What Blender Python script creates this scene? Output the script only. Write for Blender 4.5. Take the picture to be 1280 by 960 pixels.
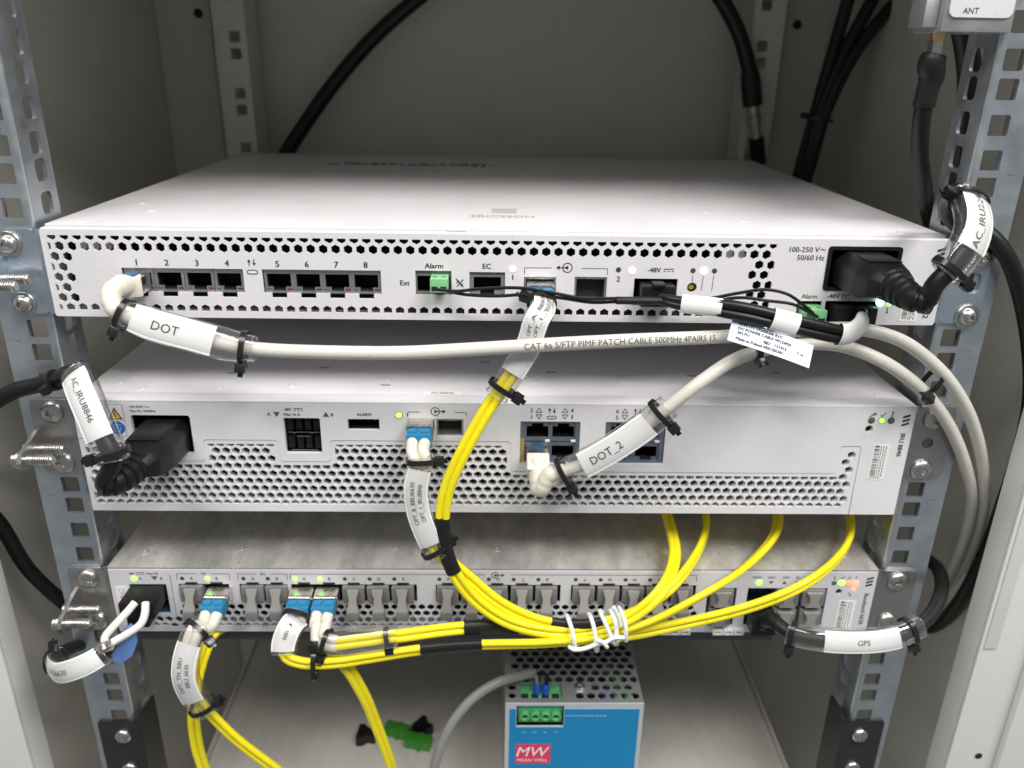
import bpy, bmesh, math, random
from math import sin, cos, pi, radians, sqrt
from mathutils import Vector, Matrix
from mathutils.geometry import delaunay_2d_cdt
random.seed(7)
MM = 0.001
for o in list(bpy.data.objects): bpy.data.objects.remove(o)
SC = bpy.context.scene
COL = SC.collection

# ------------------------------------------------------------------ camera (all lengths in mm, written to the scene in metres)
CAM = Vector((-2.72, -387.07, 76.73)); PITCH, YAW, ROLL, FPX = .3795, .0241, .0177, 1006.8
_f = Vector((sin(YAW)*cos(PITCH), cos(YAW)*cos(PITCH), -sin(PITCH)))
_r0 = Vector((cos(YAW), -sin(YAW), 0)); _u0 = _r0.cross(_f)
_r = _r0*cos(ROLL) + _u0*sin(ROLL); _u = _u0*cos(ROLL) - _r0*sin(ROLL)
cd = bpy.data.cameras.new('camera'); cam = bpy.data.objects.new('camera', cd); COL.objects.link(cam)
cam.matrix_world = Matrix(((_r.x, _u.x, -_f.x, CAM.x*MM), (_r.y, _u.y, -_f.y, CAM.y*MM), (_r.z, _u.z, -_f.z, CAM.z*MM), (0, 0, 0, 1)))
cd.sensor_width = 36; cd.lens = FPX/1280*36; cd.clip_start = .01; cd.clip_end = 20
cd.dof.use_dof = True; cd.dof.focus_distance = .385; cd.dof.aperture_fstop = 8.5
SC.camera = cam

# ------------------------------------------------------------------ light: a room ceiling panel above and in front of the open cabinet, dim room round it
W = bpy.data.worlds.new('World'); SC.world = W; W.use_nodes = True
W.node_tree.nodes['Background'].inputs[0].default_value = (.88, .95, 1.0, 1)
W.node_tree.nodes['Background'].inputs[1].default_value = .20
def area(name, loc, aim, sx, sy, power, col):
    l = bpy.data.lights.new(name, 'AREA'); l.shape = 'RECTANGLE'; l.size = sx; l.size_y = sy; l.energy = power; l.color = col
    o = bpy.data.objects.new(name, l); COL.objects.link(o); o.location = loc
    o.rotation_euler = (Vector(aim)-Vector(loc)).to_track_quat('-Z', 'Y').to_euler()
    return o
for k, (x, y, p) in enumerate(((.85, -.55, 14.5), (.85, -1.05, 22), (-.6, -.55, 9.5), (-.6, -1.05, 15))):   # two ceiling fittings, two wide tubes each
    area('ceiling_tube', (x, y, 1.34), (x*.2, 0, -.1), 1.2, .2, p, (1.0, .965, .925))
SC.view_settings.view_transform = 'Standard'; SC.view_settings.look = 'None'
SC.view_settings.exposure = .05; SC.view_settings.gamma = 1; SC.view_settings.use_curve_mapping = False

# ------------------------------------------------------------------ materials
MAT = {}
def mat(name, col, rough=.5, metal=0, noise=0, nscale=300, bump=0, bscale=900, emit=0, coat=0, spec=.5, stretch=None, rvar=0, sss=0, specks=0):
    m = bpy.data.materials.new(name); m.use_nodes = True; nt = m.node_tree; p = nt.nodes['Principled BSDF']
    c = (*col, 1); p.inputs['Base Color'].default_value = c; p.inputs['Roughness'].default_value = rough
    p.inputs['Metallic'].default_value = metal; p.inputs['Specular IOR Level'].default_value = spec
    if coat: p.inputs['Coat Weight'].default_value = coat
    if emit:
        p.inputs['Emission Color'].default_value = c; p.inputs['Emission Strength'].default_value = emit
    if noise or bump or rvar:
        tc = nt.nodes.new('ShaderNodeTexCoord'); mp = nt.nodes.new('ShaderNodeMapping')
        nt.links.new(tc.outputs['Object'], mp.inputs[0])
        if stretch: mp.inputs['Scale'].default_value = stretch
    if noise or rvar:
        n = nt.nodes.new('ShaderNodeTexNoise'); n.inputs['Scale'].default_value = nscale; n.inputs['Detail'].default_value = 5; n.inputs['Roughness'].default_value = .65
        nt.links.new(mp.outputs[0], n.inputs['Vector'])
        if noise:
            mr = nt.nodes.new('ShaderNodeMapRange'); mr.inputs[1].default_value = .20; mr.inputs[2].default_value = .75
            mr.inputs[3].default_value = 1-noise; mr.inputs[4].default_value = 1+noise
            nt.links.new(n.outputs['Fac'], mr.inputs[0])
            mx = nt.nodes.new('ShaderNodeVectorMath'); mx.operation = 'SCALE'; mx.inputs[0].default_value = col
            nt.links.new(mr.outputs[0], mx.inputs['Scale']); nt.links.new(mx.outputs[0], p.inputs['Base Color'])
        if rvar:
            m2 = nt.nodes.new('ShaderNodeMapRange'); m2.inputs[1].default_value = .3; m2.inputs[2].default_value = .7
            m2.inputs[3].default_value = max(.03, rough-rvar); m2.inputs[4].default_value = min(1, rough+rvar)
            nt.links.new(n.outputs['Fac'], m2.inputs[0]); nt.links.new(m2.outputs[0], p.inputs['Roughness'])
    if specks:                # settled dust and small scuffs
        ns = nt.nodes.new('ShaderNodeTexNoise'); ns.inputs['Scale'].default_value = 420; ns.inputs['Detail'].default_value = 2
        nb = nt.nodes.new('ShaderNodeTexNoise'); nb.inputs['Scale'].default_value = 14; nb.inputs['Detail'].default_value = 4
        for q in (ns, nb): nt.links.new(mp.outputs[0], q.inputs['Vector'])
        ad = nt.nodes.new('ShaderNodeMath'); ad.operation = 'MULTIPLY_ADD'; ad.inputs[1].default_value = .35
        nt.links.new(nb.outputs['Fac'], ad.inputs[0]); nt.links.new(ns.outputs['Fac'], ad.inputs[2])
        r2 = nt.nodes.new('ShaderNodeMapRange'); r2.inputs[1].default_value = .80; r2.inputs[2].default_value = .90; r2.inputs[3].default_value = 1; r2.inputs[4].default_value = 1-specks
        nt.links.new(ad.outputs[0], r2.inputs[0]); m3_ = nt.nodes.new('ShaderNodeVectorMath'); m3_.operation = 'SCALE'
        src = p.inputs['Base Color'].links[0].from_socket; nt.links.new(src, m3_.inputs[0]); nt.links.new(r2.outputs[0], m3_.inputs['Scale']); nt.links.new(m3_.outputs[0], p.inputs['Base Color'])
    if bump:
        n2 = nt.nodes.new('ShaderNodeTexNoise'); n2.inputs['Scale'].default_value = bscale; n2.inputs['Detail'].default_value = 3
        nt.links.new(mp.outputs[0], n2.inputs['Vector'])
        b = nt.nodes.new('ShaderNodeBump'); b.inputs['Strength'].default_value = bump; b.inputs['Distance'].default_value = .0004
        nt.links.new(n2.outputs['Fac'], b.inputs['Height']); nt.links.new(b.outputs[0], p.inputs['Normal'])
    if sss:
        p.inputs['Subsurface Weight'].default_value = sss; p.inputs['Subsurface Radius'].default_value = (.003, .003, .002)
    MAT[name] = m; return m
mat('white_paint', (.725, .712, .735), .42, noise=.045, nscale=22, rvar=.08, bump=.12, bscale=1800, specks=0.06)
mat('white_plastic', (.775, .768, .785), .38, noise=.04, nscale=24, rvar=.08, bump=.05, bscale=1500, specks=0.05)
mat('grey_panel', (.66, .66, .69), .4, noise=.03, nscale=40, bump=.06, bscale=1500, specks=0.08)
mat('lid_metal', (.62, .60, .575), .46, metal=.6, noise=.34, nscale=34, stretch=(2.2, .8, 1), bump=.1, bscale=700, rvar=.08, specks=0.25)
mat('rail_zinc', (.52, .56, .595), .36, metal=.84, noise=.14, nscale=55, rvar=.12, bump=.08, bscale=400)  # bluish base colour stands in for blue reflected from the room
mat('ear_zinc', (.55, .62, .71), .30, metal=.85, noise=.08, nscale=80, rvar=.1, bump=.05, bscale=500)  # blue reflection tinted into the zinc colour
mat('bolt_steel', (.60, .585, .555), .32, metal=1, noise=.1, nscale=300, rvar=.1)
mat('tab_steel', (.44, .43, .42), .36, metal=.9, noise=.08, nscale=150, rvar=.1)
mat('cabinet_paint', (.62, .605, .55), .5, noise=.07, nscale=9, bump=.15, bscale=1200, specks=0.08)
mat('frame_paint', (.72, .715, .70), .45, noise=.03, nscale=12, bump=.12, bscale=1400, specks=0.06)
mat('shelf_metal', (.64, .615, .57), .45, metal=.15, noise=.07, nscale=22, stretch=(5, .6, 1), bump=.08, specks=0.2)
mat('black_metal', (.022, .022, .022), .42, noise=.2, nscale=80, bump=.1)
mat('bar_metal', (.10, .105, .115), .35, metal=.6, noise=.15, nscale=60)
mat('void_black', (.012, .012, .013), .7)
mat('black_plastic', (.011, .011, .012), .38, spec=.3, noise=.2, nscale=200, bump=.12, bscale=2500)
mat('black_rubber', (.010, .010, .011), .36, spec=.35, noise=.25, nscale=120, bump=.08, bscale=1500)
mat('tie_black', (.013, .013, .014), .25)
mat('shrink_black', (.014, .013, .013), .45, spec=.35, noise=.2, nscale=250, bump=.2, bscale=900)
mat('cat_grey', (.66, .635, .575), .38, noise=.05, nscale=90, bump=.06, bscale=600, specks=0.14)
mat('boot_cream', (.74, .70, .60), .42, noise=.05, nscale=120, bump=.08, bscale=1200, sss=.15)
mat('fibre_yellow', (.93, .80, .015), .36, noise=.05, nscale=120, bump=.05, bscale=900, sss=.1, specks=0.12)
mat('lc_blue', (.03, .22, .42), .35, noise=.05, nscale=200)
mat('port_blue', (.03, .10, .19), .4)
mat('rj_shield', (.40, .42, .45), .35, metal=.8, noise=.08, nscale=200)
mat('rj_blue_shield', (.20, .235, .30), .38, metal=.55, noise=.1, nscale=200)
mat('rj_side', (.62, .46, .12), .4, metal=.5)
mat('sfp_metal', (.70, .66, .60), .28, metal=1, noise=.06, nscale=200, rvar=.08)
mat('gold', (.83, .58, .26), .25, metal=1)
mat('dust_grey', (.20, .198, .195), .45, noise=.06, nscale=200)
mat('dust_tab', (.30, .29, .275), .42, noise=.05, nscale=200)
mat('paper', (.84, .84, .83), .6, noise=.015, nscale=200)
mat('flag_paper', (.60, .65, .76), .45, noise=.02, nscale=200)
mat('ink', (.02, .02, .022), .6)
mat('ink_grey', (.10, .10, .10), .6)
mat('ink_faint', (.40, .385, .385), .5)
mat('ink_pink', (.72, .28, .42), .6)
mat('ink_white', (.85, .87, .88), .5)
mat('ink_pale', (.30, .55, .72), .5)
mat('warn_yellow', (.85, .58, .03), .45)
mat('warn_blue', (.02, .14, .52), .4)
mat('term_green', (.10, .42, .16), .4, noise=.05, nscale=150, sss=.1)
mat('term_pale_green', (.22, .55, .27), .42, noise=.05, nscale=150, sss=.15)
mat('adapter_green', (.045, .26, .025), .45)
mat('tag_blue', (.17, .33, .74), .45, noise=.03)
mat('ferrule_blue', (.02, .10, .55), .4)
mat('wire_white', (.80, .79, .73), .4)
mat('wire_grey', (.25, .25, .245), .4)
mat('psu_metal', (.50, .51, .52), .36, metal=.75, noise=.05, nscale=80, bump=.08)
mat('psu_blue', (.010, .235, .50), .36, noise=.03, nscale=30, specks=0.08)
mat('psu_edge', (.62, .66, .70), .35, metal=.3)
mat('psu_red', (.72, .05, .12), .4)
mat('pcb_brown', (.09, .06, .05), .6, noise=.5, nscale=120)
mat('led_off', (.06, .065, .05), .3)
mat('led_dim', (.10, .14, .08), .3)
mat('led_green', (.35, 1.0, .12), .3, emit=1.6)
mat('led_mint', (.25, 1.0, .62), .3, emit=6)
mat('led_white', (1.0, 1.0, .86), .3, emit=1.5)
mat('led_orange', (1.0, .28, .05), .3, emit=1.3)
mat('led_red', (1.0, .16, .10), .3, emit=3.2)
mat('ind_red', (.16, .04, .035), .35)
mat('ind_green', (.09, .13, .08), .35)
def clear(name, tint=.95, refl=.8):
    m = bpy.data.materials.new(name); m.use_nodes = True; nt = m.node_tree; nt.nodes.clear()
    out = nt.nodes.new('ShaderNodeOutputMaterial'); tr = nt.nodes.new('ShaderNodeBsdfTransparent'); gl = nt.nodes.new('ShaderNodeBsdfGlossy')
    df = nt.nodes.new('ShaderNodeBsdfDiffuse'); df.inputs[0].default_value = (.75, .77, .78, 1)
    tr.inputs[0].default_value = (tint, tint, tint, 1); gl.inputs['Roughness'].default_value = .09; gl.inputs[0].default_value = (1, 1, 1, 1)
    lw = nt.nodes.new('ShaderNodeLayerWeight'); lw.inputs[0].default_value = .28
    mr = nt.nodes.new('ShaderNodeMapRange'); mr.inputs[3].default_value = .045; mr.inputs[4].default_value = refl
    mx = nt.nodes.new('ShaderNodeMixShader'); mx2 = nt.nodes.new('ShaderNodeMixShader'); mx2.inputs[0].default_value = .035
    n = nt.nodes.new('ShaderNodeTexNoise'); n.inputs['Scale'].default_value = 260; tc = nt.nodes.new('ShaderNodeTexCoord'); b = nt.nodes.new('ShaderNodeBump')
    b.inputs['Strength'].default_value = .25; b.inputs['Distance'].default_value = .0006
    nt.links.new(tc.outputs['Object'], n.inputs['Vector']); nt.links.new(n.outputs['Fac'], b.inputs['Height']); nt.links.new(b.outputs[0], gl.inputs['Normal'])
    nt.links.new(lw.outputs['Facing'], mr.inputs[0]); nt.links.new(mr.outputs[0], mx.inputs[0])
    nt.links.new(tr.outputs[0], mx2.inputs[1]); nt.links.new(df.outputs[0], mx2.inputs[2])
    nt.links.new(mx2.outputs[0], mx.inputs[1]); nt.links.new(gl.outputs[0], mx.inputs[2]); nt.links.new(mx.outputs[0], out.inputs[0])
    MAT[name] = m
clear('clear_sleeve')
mat('cast_metal', (.47, .47, .475), .42, metal=.7, noise=.18, nscale=45, rvar=.12, bump=.2, bscale=250)

# ------------------------------------------------------------------ builders
WP = {}                       # world position (mm) of each object's origin
def V(*a): return Vector(a)
def ray(px, py): return _f + _r*((px-640)/FPX) - _u*((py-480)/FPX)
def at(px, py, y):            # the point of the depth plane y seen at this place of the photograph
    d = ray(px, py); return CAM + d*((y-CAM.y)/d.y)
def tag(o, label=None, cat=None, group=None, kind=None):
    if label: o['label'] = label
    if cat: o['category'] = cat
    if group: o['group'] = group
    if kind: o['kind'] = kind
    return o
def thing(name, label, cat, loc, group=None):
    o = bpy.data.objects.new(name, None); o.empty_display_size = .01; COL.objects.link(o)
    o.location = Vector(loc)*MM; WP[o.name] = Vector(loc); return tag(o, label, cat, group)
class G:
    def __init__(s): s.v = []; s.f = []
    def add(s, vs, fs):
        k = len(s.v); s.v += [Vector(v) for v in vs]; s.f += [[i+k for i in f] for f in fs]; return s
    def box(s, x0, x1, y0, y1, z0, z1, bev=0):
        x0, x1 = sorted((x0, x1)); y0, y1 = sorted((y0, y1)); z0, z1 = sorted((z0, z1))
        if bev <= 0:
            vs = [(x, y, z) for x in (x0, x1) for y in (y0, y1) for z in (z0, z1)]
            return s.add(vs, [(0, 1, 3, 2), (4, 6, 7, 5), (0, 4, 5, 1), (2, 3, 7, 6), (0, 2, 6, 4), (1, 5, 7, 3)])
        bm = bmesh.new(); bmesh.ops.create_cube(bm, size=1)
        for v in bm.verts: v.co = Vector(((x0+x1)/2+v.co.x*(x1-x0), (y0+y1)/2+v.co.y*(y1-y0), (z0+z1)/2+v.co.z*(z1-z0)))
        bmesh.ops.bevel(bm, geom=list(bm.edges), offset=bev, segments=2, profile=.6, affect='EDGES')
        bm.verts.index_update()
        s.add([v.co.copy() for v in bm.verts], [[v.index for v in f.verts] for f in bm.faces]); bm.free(); return s
    def obox(s, c, ax, ay, az, hx, hy, hz, bev=0):       # oriented box
        g = G().box(-hx, hx, -hy, hy, -hz, hz, bev); ax, ay, az = Vector(ax).normalized(), Vector(ay).normalized(), Vector(az).normalized()
        return s.add([Vector(c)+ax*v.x+ay*v.y+az*v.z for v in g.v], g.f)
    def tube(s, pts, r, seg=10, caps=True, n0=None, flat=1):
        pts = [Vector(p) for p in pts]; n = len(pts); R = r if isinstance(r, (list, tuple)) else [r]*n
        T = tangents(pts); N = rmf(pts, T, n0 or V(.1, -.9, .4)); vs = []; fs = []
        for i in range(n):
            S = T[i].cross(N[i])
            for k in range(seg):
                a = 2*pi*k/seg; vs.append(pts[i] + N[i]*(cos(a)*R[i]*flat) + S*(sin(a)*R[i]))
        for i in range(n-1):
            for k in range(seg):
                k2 = (k+1) % seg; fs.append((i*seg+k, i*seg+k2, (i+1)*seg+k2, (i+1)*seg+k))
        if caps: fs.append(list(range(seg))[::-1]); fs.append([(n-1)*seg+k for k in range(seg)])
        return s.add(vs, fs)
    def cyl(s, p0, p1, r, seg=16, r1=None): return s.tube([p0, p1], [r, r if r1 is None else r1], seg)
    def lathe(s, p, d, prof, seg=20, mod=None):           # prof: (radius, height along d)
        d = Vector(d).normalized(); a = d.orthogonal().normalized(); b = d.cross(a); vs = []; fs = []; m = len(prof)
        for j, (r, h) in enumerate(prof):
            for k in range(seg):
                t = 2*pi*k/seg; rr = r*(mod(j, t) if mod else 1); vs.append(Vector(p)+d*h+a*(cos(t)*rr)+b*(sin(t)*rr))
        for j in range(m-1):
            for k in range(seg):
                k2 = (k+1) % seg; fs.append((j*seg+k, j*seg+k2, (j+1)*seg+k2, (j+1)*seg+k))
        fs.append(list(range(seg))[::-1]); fs.append([(m-1)*seg+k for k in range(seg)])
        return s.add(vs, fs)
    def prism(s, poly, mp, w0, w1):
        n = len(poly); vs = [mp(u, v, w0) for u, v in poly]+[mp(u, v, w1) for u, v in poly]
        return s.add(vs, [list(range(n)), list(range(n, 2*n))[::-1]]+[(i, (i+1) % n, n+(i+1) % n, n+i) for i in range(n)])
    def plate(s, outline, holes, w0, w1, mp):             # flat sheet with real openings
        loops = [outline]+holes; P = []; E = []; 
        for L in loops:
            k = len(P); n = len(L); P += [Vector((u, v)) for u, v in L]; E += [(k+i, k+(i+1) % n) for i in range(n)]
        vs, _, fs, _, _, _ = delaunay_2d_cdt(P, E, [], 0, 1e-4)
        bb = [(min(p[0] for p in h), max(p[0] for p in h), min(p[1] for p in h), max(p[1] for p in h), h) for h in holes]
        bins = {}
        for q in bb:
            for i in range(int(q[0]//10), int(q[1]//10)+1): bins.setdefault(i, []).append(q)
        keep = []
        for f in fs:
            cx = sum(vs[i].x for i in f)/len(f); cy = sum(vs[i].y for i in f)/len(f)
            if not inside(cx, cy, outline): continue
            if any(q[0] <= cx <= q[1] and q[2] <= cy <= q[3] and inside(cx, cy, q[4]) for q in bins.get(int(cx//10), ())): continue
            keep.append(f)
        s.add([mp(v.x, v.y, w0) for v in vs], keep); s.add([mp(v.x, v.y, w1) for v in vs], [f[::-1] for f in keep])
        for L in loops:
            n = len(L); s.add([mp(u, v, w0) for u, v in L]+[mp(u, v, w1) for u, v in L], [(i, (i+1) % n, n+(i+1) % n, n+i) for i in range(n)])
        return s
    def text(s, txt, h, mp, align='C', w=0, fine=False):               # mp(u, v, w); v=0 is the middle of the capitals
        vs, fs = glyphs(txt, fine); x0 = min(v[0] for v in vs); x1 = max(v[0] for v in vs); k = h
        sh = {'C': -(x0+x1)/2, 'L': -x0, 'R': -x1}[align]
        return s.add([mp((u+sh)*k, (v-.5)*k, w) for u, v in vs], fs)
    def build(s, name, m, parent=None, smooth=True, label=None, loc=None, ang=38):
        org = Vector(loc) if loc is not None else (WP[parent.name] if parent else V(0, 0, 0))
        me = bpy.data.meshes.new(name); me.from_pydata([(v-org)*MM for v in s.v], [], s.f)
        me.materials.append(MAT[m])
        if smooth:
            me.polygons.foreach_set('use_smooth', [True]*len(me.polygons)); me.set_sharp_from_angle(angle=radians(ang))
        me.update()
        return place(name, me, parent, org, label)
def place(name, me, parent, org, label=None, rot=None):
    o = bpy.data.objects.new(name, me); COL.objects.link(o); WP[o.name] = Vector(org)
    if parent: o.parent = parent; o.location = (Vector(org)-WP[parent.name])*MM
    else: o.location = Vector(org)*MM
    if rot: o.rotation_euler = rot
    if label: o['label'] = label
    return o
def inside(x, y, poly):
    c = False; j = len(poly)-1
    for i in range(len(poly)):
        xi, yi = poly[i]; xj, yj = poly[j]
        if (yi > y) != (yj > y) and x < (xj-xi)*(y-yi)/(yj-yi)+xi: c = not c
        j = i
    return c
_gl = {}
def glyphs(txt, fine=False):
    if fine:
        if (txt, 1) not in _gl:
            vs, fs = glyphs(txt); bm = bmesh.new(); bv = [bm.verts.new((a, b, 0)) for a, b in vs]
            for f in fs:
                try: bm.faces.new([bv[i] for i in f])
                except ValueError: pass
            bmesh.ops.triangulate(bm, faces=list(bm.faces))
            for _ in range(3):
                e = [q for q in bm.edges if q.calc_length() > .2]
                if e: bmesh.ops.subdivide_edges(bm, edges=e, cuts=1); bmesh.ops.triangulate(bm, faces=list(bm.faces))
            bm.verts.index_update(); _gl[(txt, 1)] = ([(v.co.x, v.co.y) for v in bm.verts], [[v.index for v in f.verts] for f in bm.faces]); bm.free()
        return _gl[(txt, 1)]
    if txt not in _gl:
        def mesh_of(t):
            cu = bpy.data.curves.new('t', 'FONT'); cu.body = t; cu.size = 1; cu.resolution_u = 2
            ob = bpy.data.objects.new('t', cu); COL.objects.link(ob); dg = bpy.context.evaluated_depsgraph_get()
            me = bpy.data.meshes.new_from_object(ob.evaluated_get(dg)); vs = [(v.co.x, v.co.y) for v in me.vertices]; fs = [list(p.vertices) for p in me.polygons]
            bpy.data.objects.remove(ob); bpy.data.curves.remove(cu); bpy.data.meshes.remove(me); return vs, fs
        if '#H' not in _gl: _gl['#H'] = max(v[1] for v in mesh_of('H')[0])
        k = 1/_gl['#H']; vs, fs = mesh_of(txt); _gl[txt] = ([(a*k, b*k) for a, b in vs], fs)
    return _gl[txt]
def tangents(p):
    n = len(p); return [(p[min(i+1, n-1)]-p[max(i-1, 0)]).normalized() for i in range(n)]
def rmf(p, T, n0):
    n = (n0-T[0]*n0.dot(T[0])).normalized(); out = [n]
    for i in range(1, len(p)):
        n = (n-T[i]*n.dot(T[i])).normalized(); out.append(n)
    return out
class Path:
    def __init__(s, ctrl, step=2.0):
        c = [Vector(q) if isinstance(q, Vector) else at(*q) for q in ctrl]; s.c = c
        c2 = [c[0]*2-c[1]]+c+[c[-1]*2-c[-2]]; s.p = []; s.ci = []
        for i in range(1, len(c2)-2):
            a, b, d, e = c2[i-1:i+3]; L = (d-b).length; n = max(3, int(L/step))
            t0 = 0; t1 = t0+max(1e-6, (b-a).length)**.5; t2 = t1+max(1e-6, (d-b).length)**.5; t3 = t2+max(1e-6, (e-d).length)**.5
            s.ci.append(len(s.p))
            for k in range(n):
                t = t1+(t2-t1)*k/n
                A1 = a*((t1-t)/(t1-t0))+b*((t-t0)/(t1-t0)); A2 = b*((t2-t)/(t2-t1))+d*((t-t1)/(t2-t1)); A3 = d*((t3-t)/(t3-t2))+e*((t-t2)/(t3-t2))
                B1 = A1*((t2-t)/(t2-t0))+A2*((t-t0)/(t2-t0)); B2 = A2*((t3-t)/(t3-t1))+A3*((t-t1)/(t3-t1))
                s.p.append(B1*((t2-t)/(t2-t1))+B2*((t-t1)/(t2-t1)))
        s.ci.append(len(s.p)); s.p.append(c[-1]); s._len()
    def _len(s):
        s.L = [0]
        for i in range(1, len(s.p)): s.L.append(s.L[-1]+(s.p[i]-s.p[i-1]).length)
        s.T = tangents(s.p)
    def s_at(s, k):
        i = int(k); f = k-i; i0 = s.ci[min(i, len(s.ci)-1)]; i1 = s.ci[min(i+1, len(s.ci)-1)]; return s.L[i0]+(s.L[i1]-s.L[i0])*f
    def near(s, px, py):       # arc length of the sample whose picture is nearest
        best = None
        for i, q in enumerate(s.p):
            d = q-CAM; w = d.dot(_f); e = (640+FPX*d.dot(_r)/w-px)**2+(480-FPX*d.dot(_u)/w-py)**2
            if best is None or e < best[0]: best = (e, s.L[i])
        return best[1]
    def pt(s, a):
        a = min(max(a, 0), s.L[-1]); import bisect
        i = min(max(bisect.bisect_right(s.L, a)-1, 0), len(s.p)-2); f = (a-s.L[i])/max(1e-9, s.L[i+1]-s.L[i])
        return s.p[i].lerp(s.p[i+1], f)
    def tan(s, a): return (s.pt(a+1.0)-s.pt(a-1.0)).normalized()
    def sub(s, a, b, n=None):
        n = n or max(4, int(abs(b-a)/2)); return [s.pt(a+(b-a)*i/(n-1)) for i in range(n)]
N0 = V(0, -.92, .39)
def XZ(y=0):                  # front-panel map: u -> x, v -> z, w -> y
    return lambda u, v, w: V(u, y+w, v)
def face_text(cx, cz, y, rot=0):
    c, s_ = cos(radians(rot)), sin(radians(rot))
    return lambda u, v, w: V(cx+u*c-v*s_, y-w, cz+u*s_+v*c)
def rect(x0, x1, z0, z1): return [(x0, z0), (x1, z0), (x1, z1), (x0, z1)]
def rrect(x0, x1, z0, z1, r, n=3):
    x0, x1 = sorted((x0, x1)); z0, z1 = sorted((z0, z1)); out = []
    for cx, cz, a0 in ((x1-r, z0+r, -90), (x1-r, z1-r, 0), (x0+r, z1-r, 90), (x0+r, z0+r, 180)):
        for k in range(n+1):
            a = radians(a0+90*k/n); out.append((cx+cos(a)*r, cz+sin(a)*r))
    return out
def disc(cx, cz, r, n=14): return [(cx+cos(2*pi*k/n)*r, cz+sin(2*pi*k/n)*r) for k in range(n)]
def hexa(cx, cz, r): return [(cx+cos(radians(30+60*k))*r, cz+sin(radians(30+60*k))*r) for k in range(6)]
def clip(poly, a, b, c):      # keep a*x+b*y<=c
    out = []; n = len(poly)
    for i in range(n):
        p, q = poly[i], poly[(i+1) % n]; dp = a*p[0]+b*p[1]-c; dq = a*q[0]+b*q[1]-c
        if dp <= 0: out.append(p)
        if (dp < 0 < dq) or (dq < 0 < dp):
            t = dp/(dp-dq); out.append((p[0]+(q[0]-p[0])*t, p[1]+(q[1]-p[1])*t))
    return out
def area2(poly): return abs(sum(poly[i][0]*poly[(i+1) % len(poly)][1]-poly[(i+1) % len(poly)][0]*poly[i][1] for i in range(len(poly))))/2
def box_clip(h, x0, x1, z0, z1):
    for a, b, c in ((1, 0, x1), (-1, 0, -x0), (0, 1, z1), (0, -1, -z0)):
        if len(h) < 3: return None
        h = clip(h, a, b, c)
    return h if len(h) >= 3 and area2(h) > .5 else None

# ------------------------------------------------------------------ shared meshes
_mesh = {}
def shared(key, fn, m, ang=38):
    if key not in _mesh:
        g = fn(); me = bpy.data.meshes.new(key); me.from_pydata([v*MM for v in g.v], [], g.f); me.materials.append(MAT[m])
        me.polygons.foreach_set('use_smooth', [True]*len(me.polygons)); me.set_sharp_from_angle(angle=radians(ang)); _mesh[key] = me
    return _mesh[key]
def screw_geo(R, star=6):
    g = G(); pr = [(R*.98, 0), (R, -.5), (R*.93, -1.5), (R*.75, -2.4), (R*.36, -3.05), (R*.33, -3.0), (R*.26, -1.5)]
    g.lathe((0, 0, 0), (0, 1, 0), pr, 24, lambda j, t: (1+.24*cos(star*t)) if j >= 5 else 1); return g
def washer_geo(R, r, t):
    return G().lathe((0, 0, 0), (0, -1, 0), [(R, 0), (R, t*.7), (R*.95, t), (r, t)], 24)
def screw(parent, x, y, z, R=5.0, wash=0, star=6):
    yy = y
    if wash:
        place('washer', shared('washer%g' % wash, lambda: washer_geo(wash, 2.6, 1.2), 'bolt_steel'), parent, (x, y, z)); yy -= 1.25
    return place('screw', shared('screw%g_%d' % (R, star), lambda: screw_geo(R, star), 'bolt_steel'), parent, (x, yy, z), rot=(0, random.uniform(0, 6.2), 0))
def led(parent, x, y, z, r, m, depth=.5):
    return place('indicator_light', shared('led_%g_%s' % (r, m), lambda: G().lathe((0, 0, 0), (0, -1, 0), [(r, -.2), (r, depth*.6), (r*.7, depth)], 14), m), parent, (x, y, z))
def ear(parent, side, ztop, zbot, yf, holes, m='ear_zinc', w=23.5):
    # an L bracket: leg along the chassis side, rounded bend, tab in front of the rail
    s = side; x0 = 220.3; prof = []
    for k in range(7):
        a = radians(90*k/6); prof.append((x0+3.2-3.2*cos(a), yf+3.2-3.2*sin(a)))
    prof = [(x0, yf+42)]+prof; inn = [(x0+1.6, yf+42)]
    for k in range(7):
        a = radians(90*k/6); inn.append((x0+3.2-1.6*cos(a), yf+3.2-1.6*sin(a)))
    g = G(); n = len(prof); vs = []
    for z in (ztop, zbot): vs += [V(s*a, b, z) for a, b in prof]+[V(s*a, b, z) for a, b in inn]
    fs = []
    for i in range(n-1):
        fs += [(i, i+1, 2*n+i+1, 2*n+i), (n+i, 2*n+n+i, 2*n+n+i+1, n+i+1), (i, n+i, n+i+1, i+1), (2*n+i, 2*n+i+1, 3*n+i+1, 3*n+i)]
    g.add(vs, fs)
    xs = sorted((s*(x0+3.2), s*(x0+w)))
    out = rrect(xs[0], xs[1], zbot, ztop, 2.5)
    g.plate(out, holes, yf, yf+1.6, XZ())
    return g.build('mounting_ear', m, parent)
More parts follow.
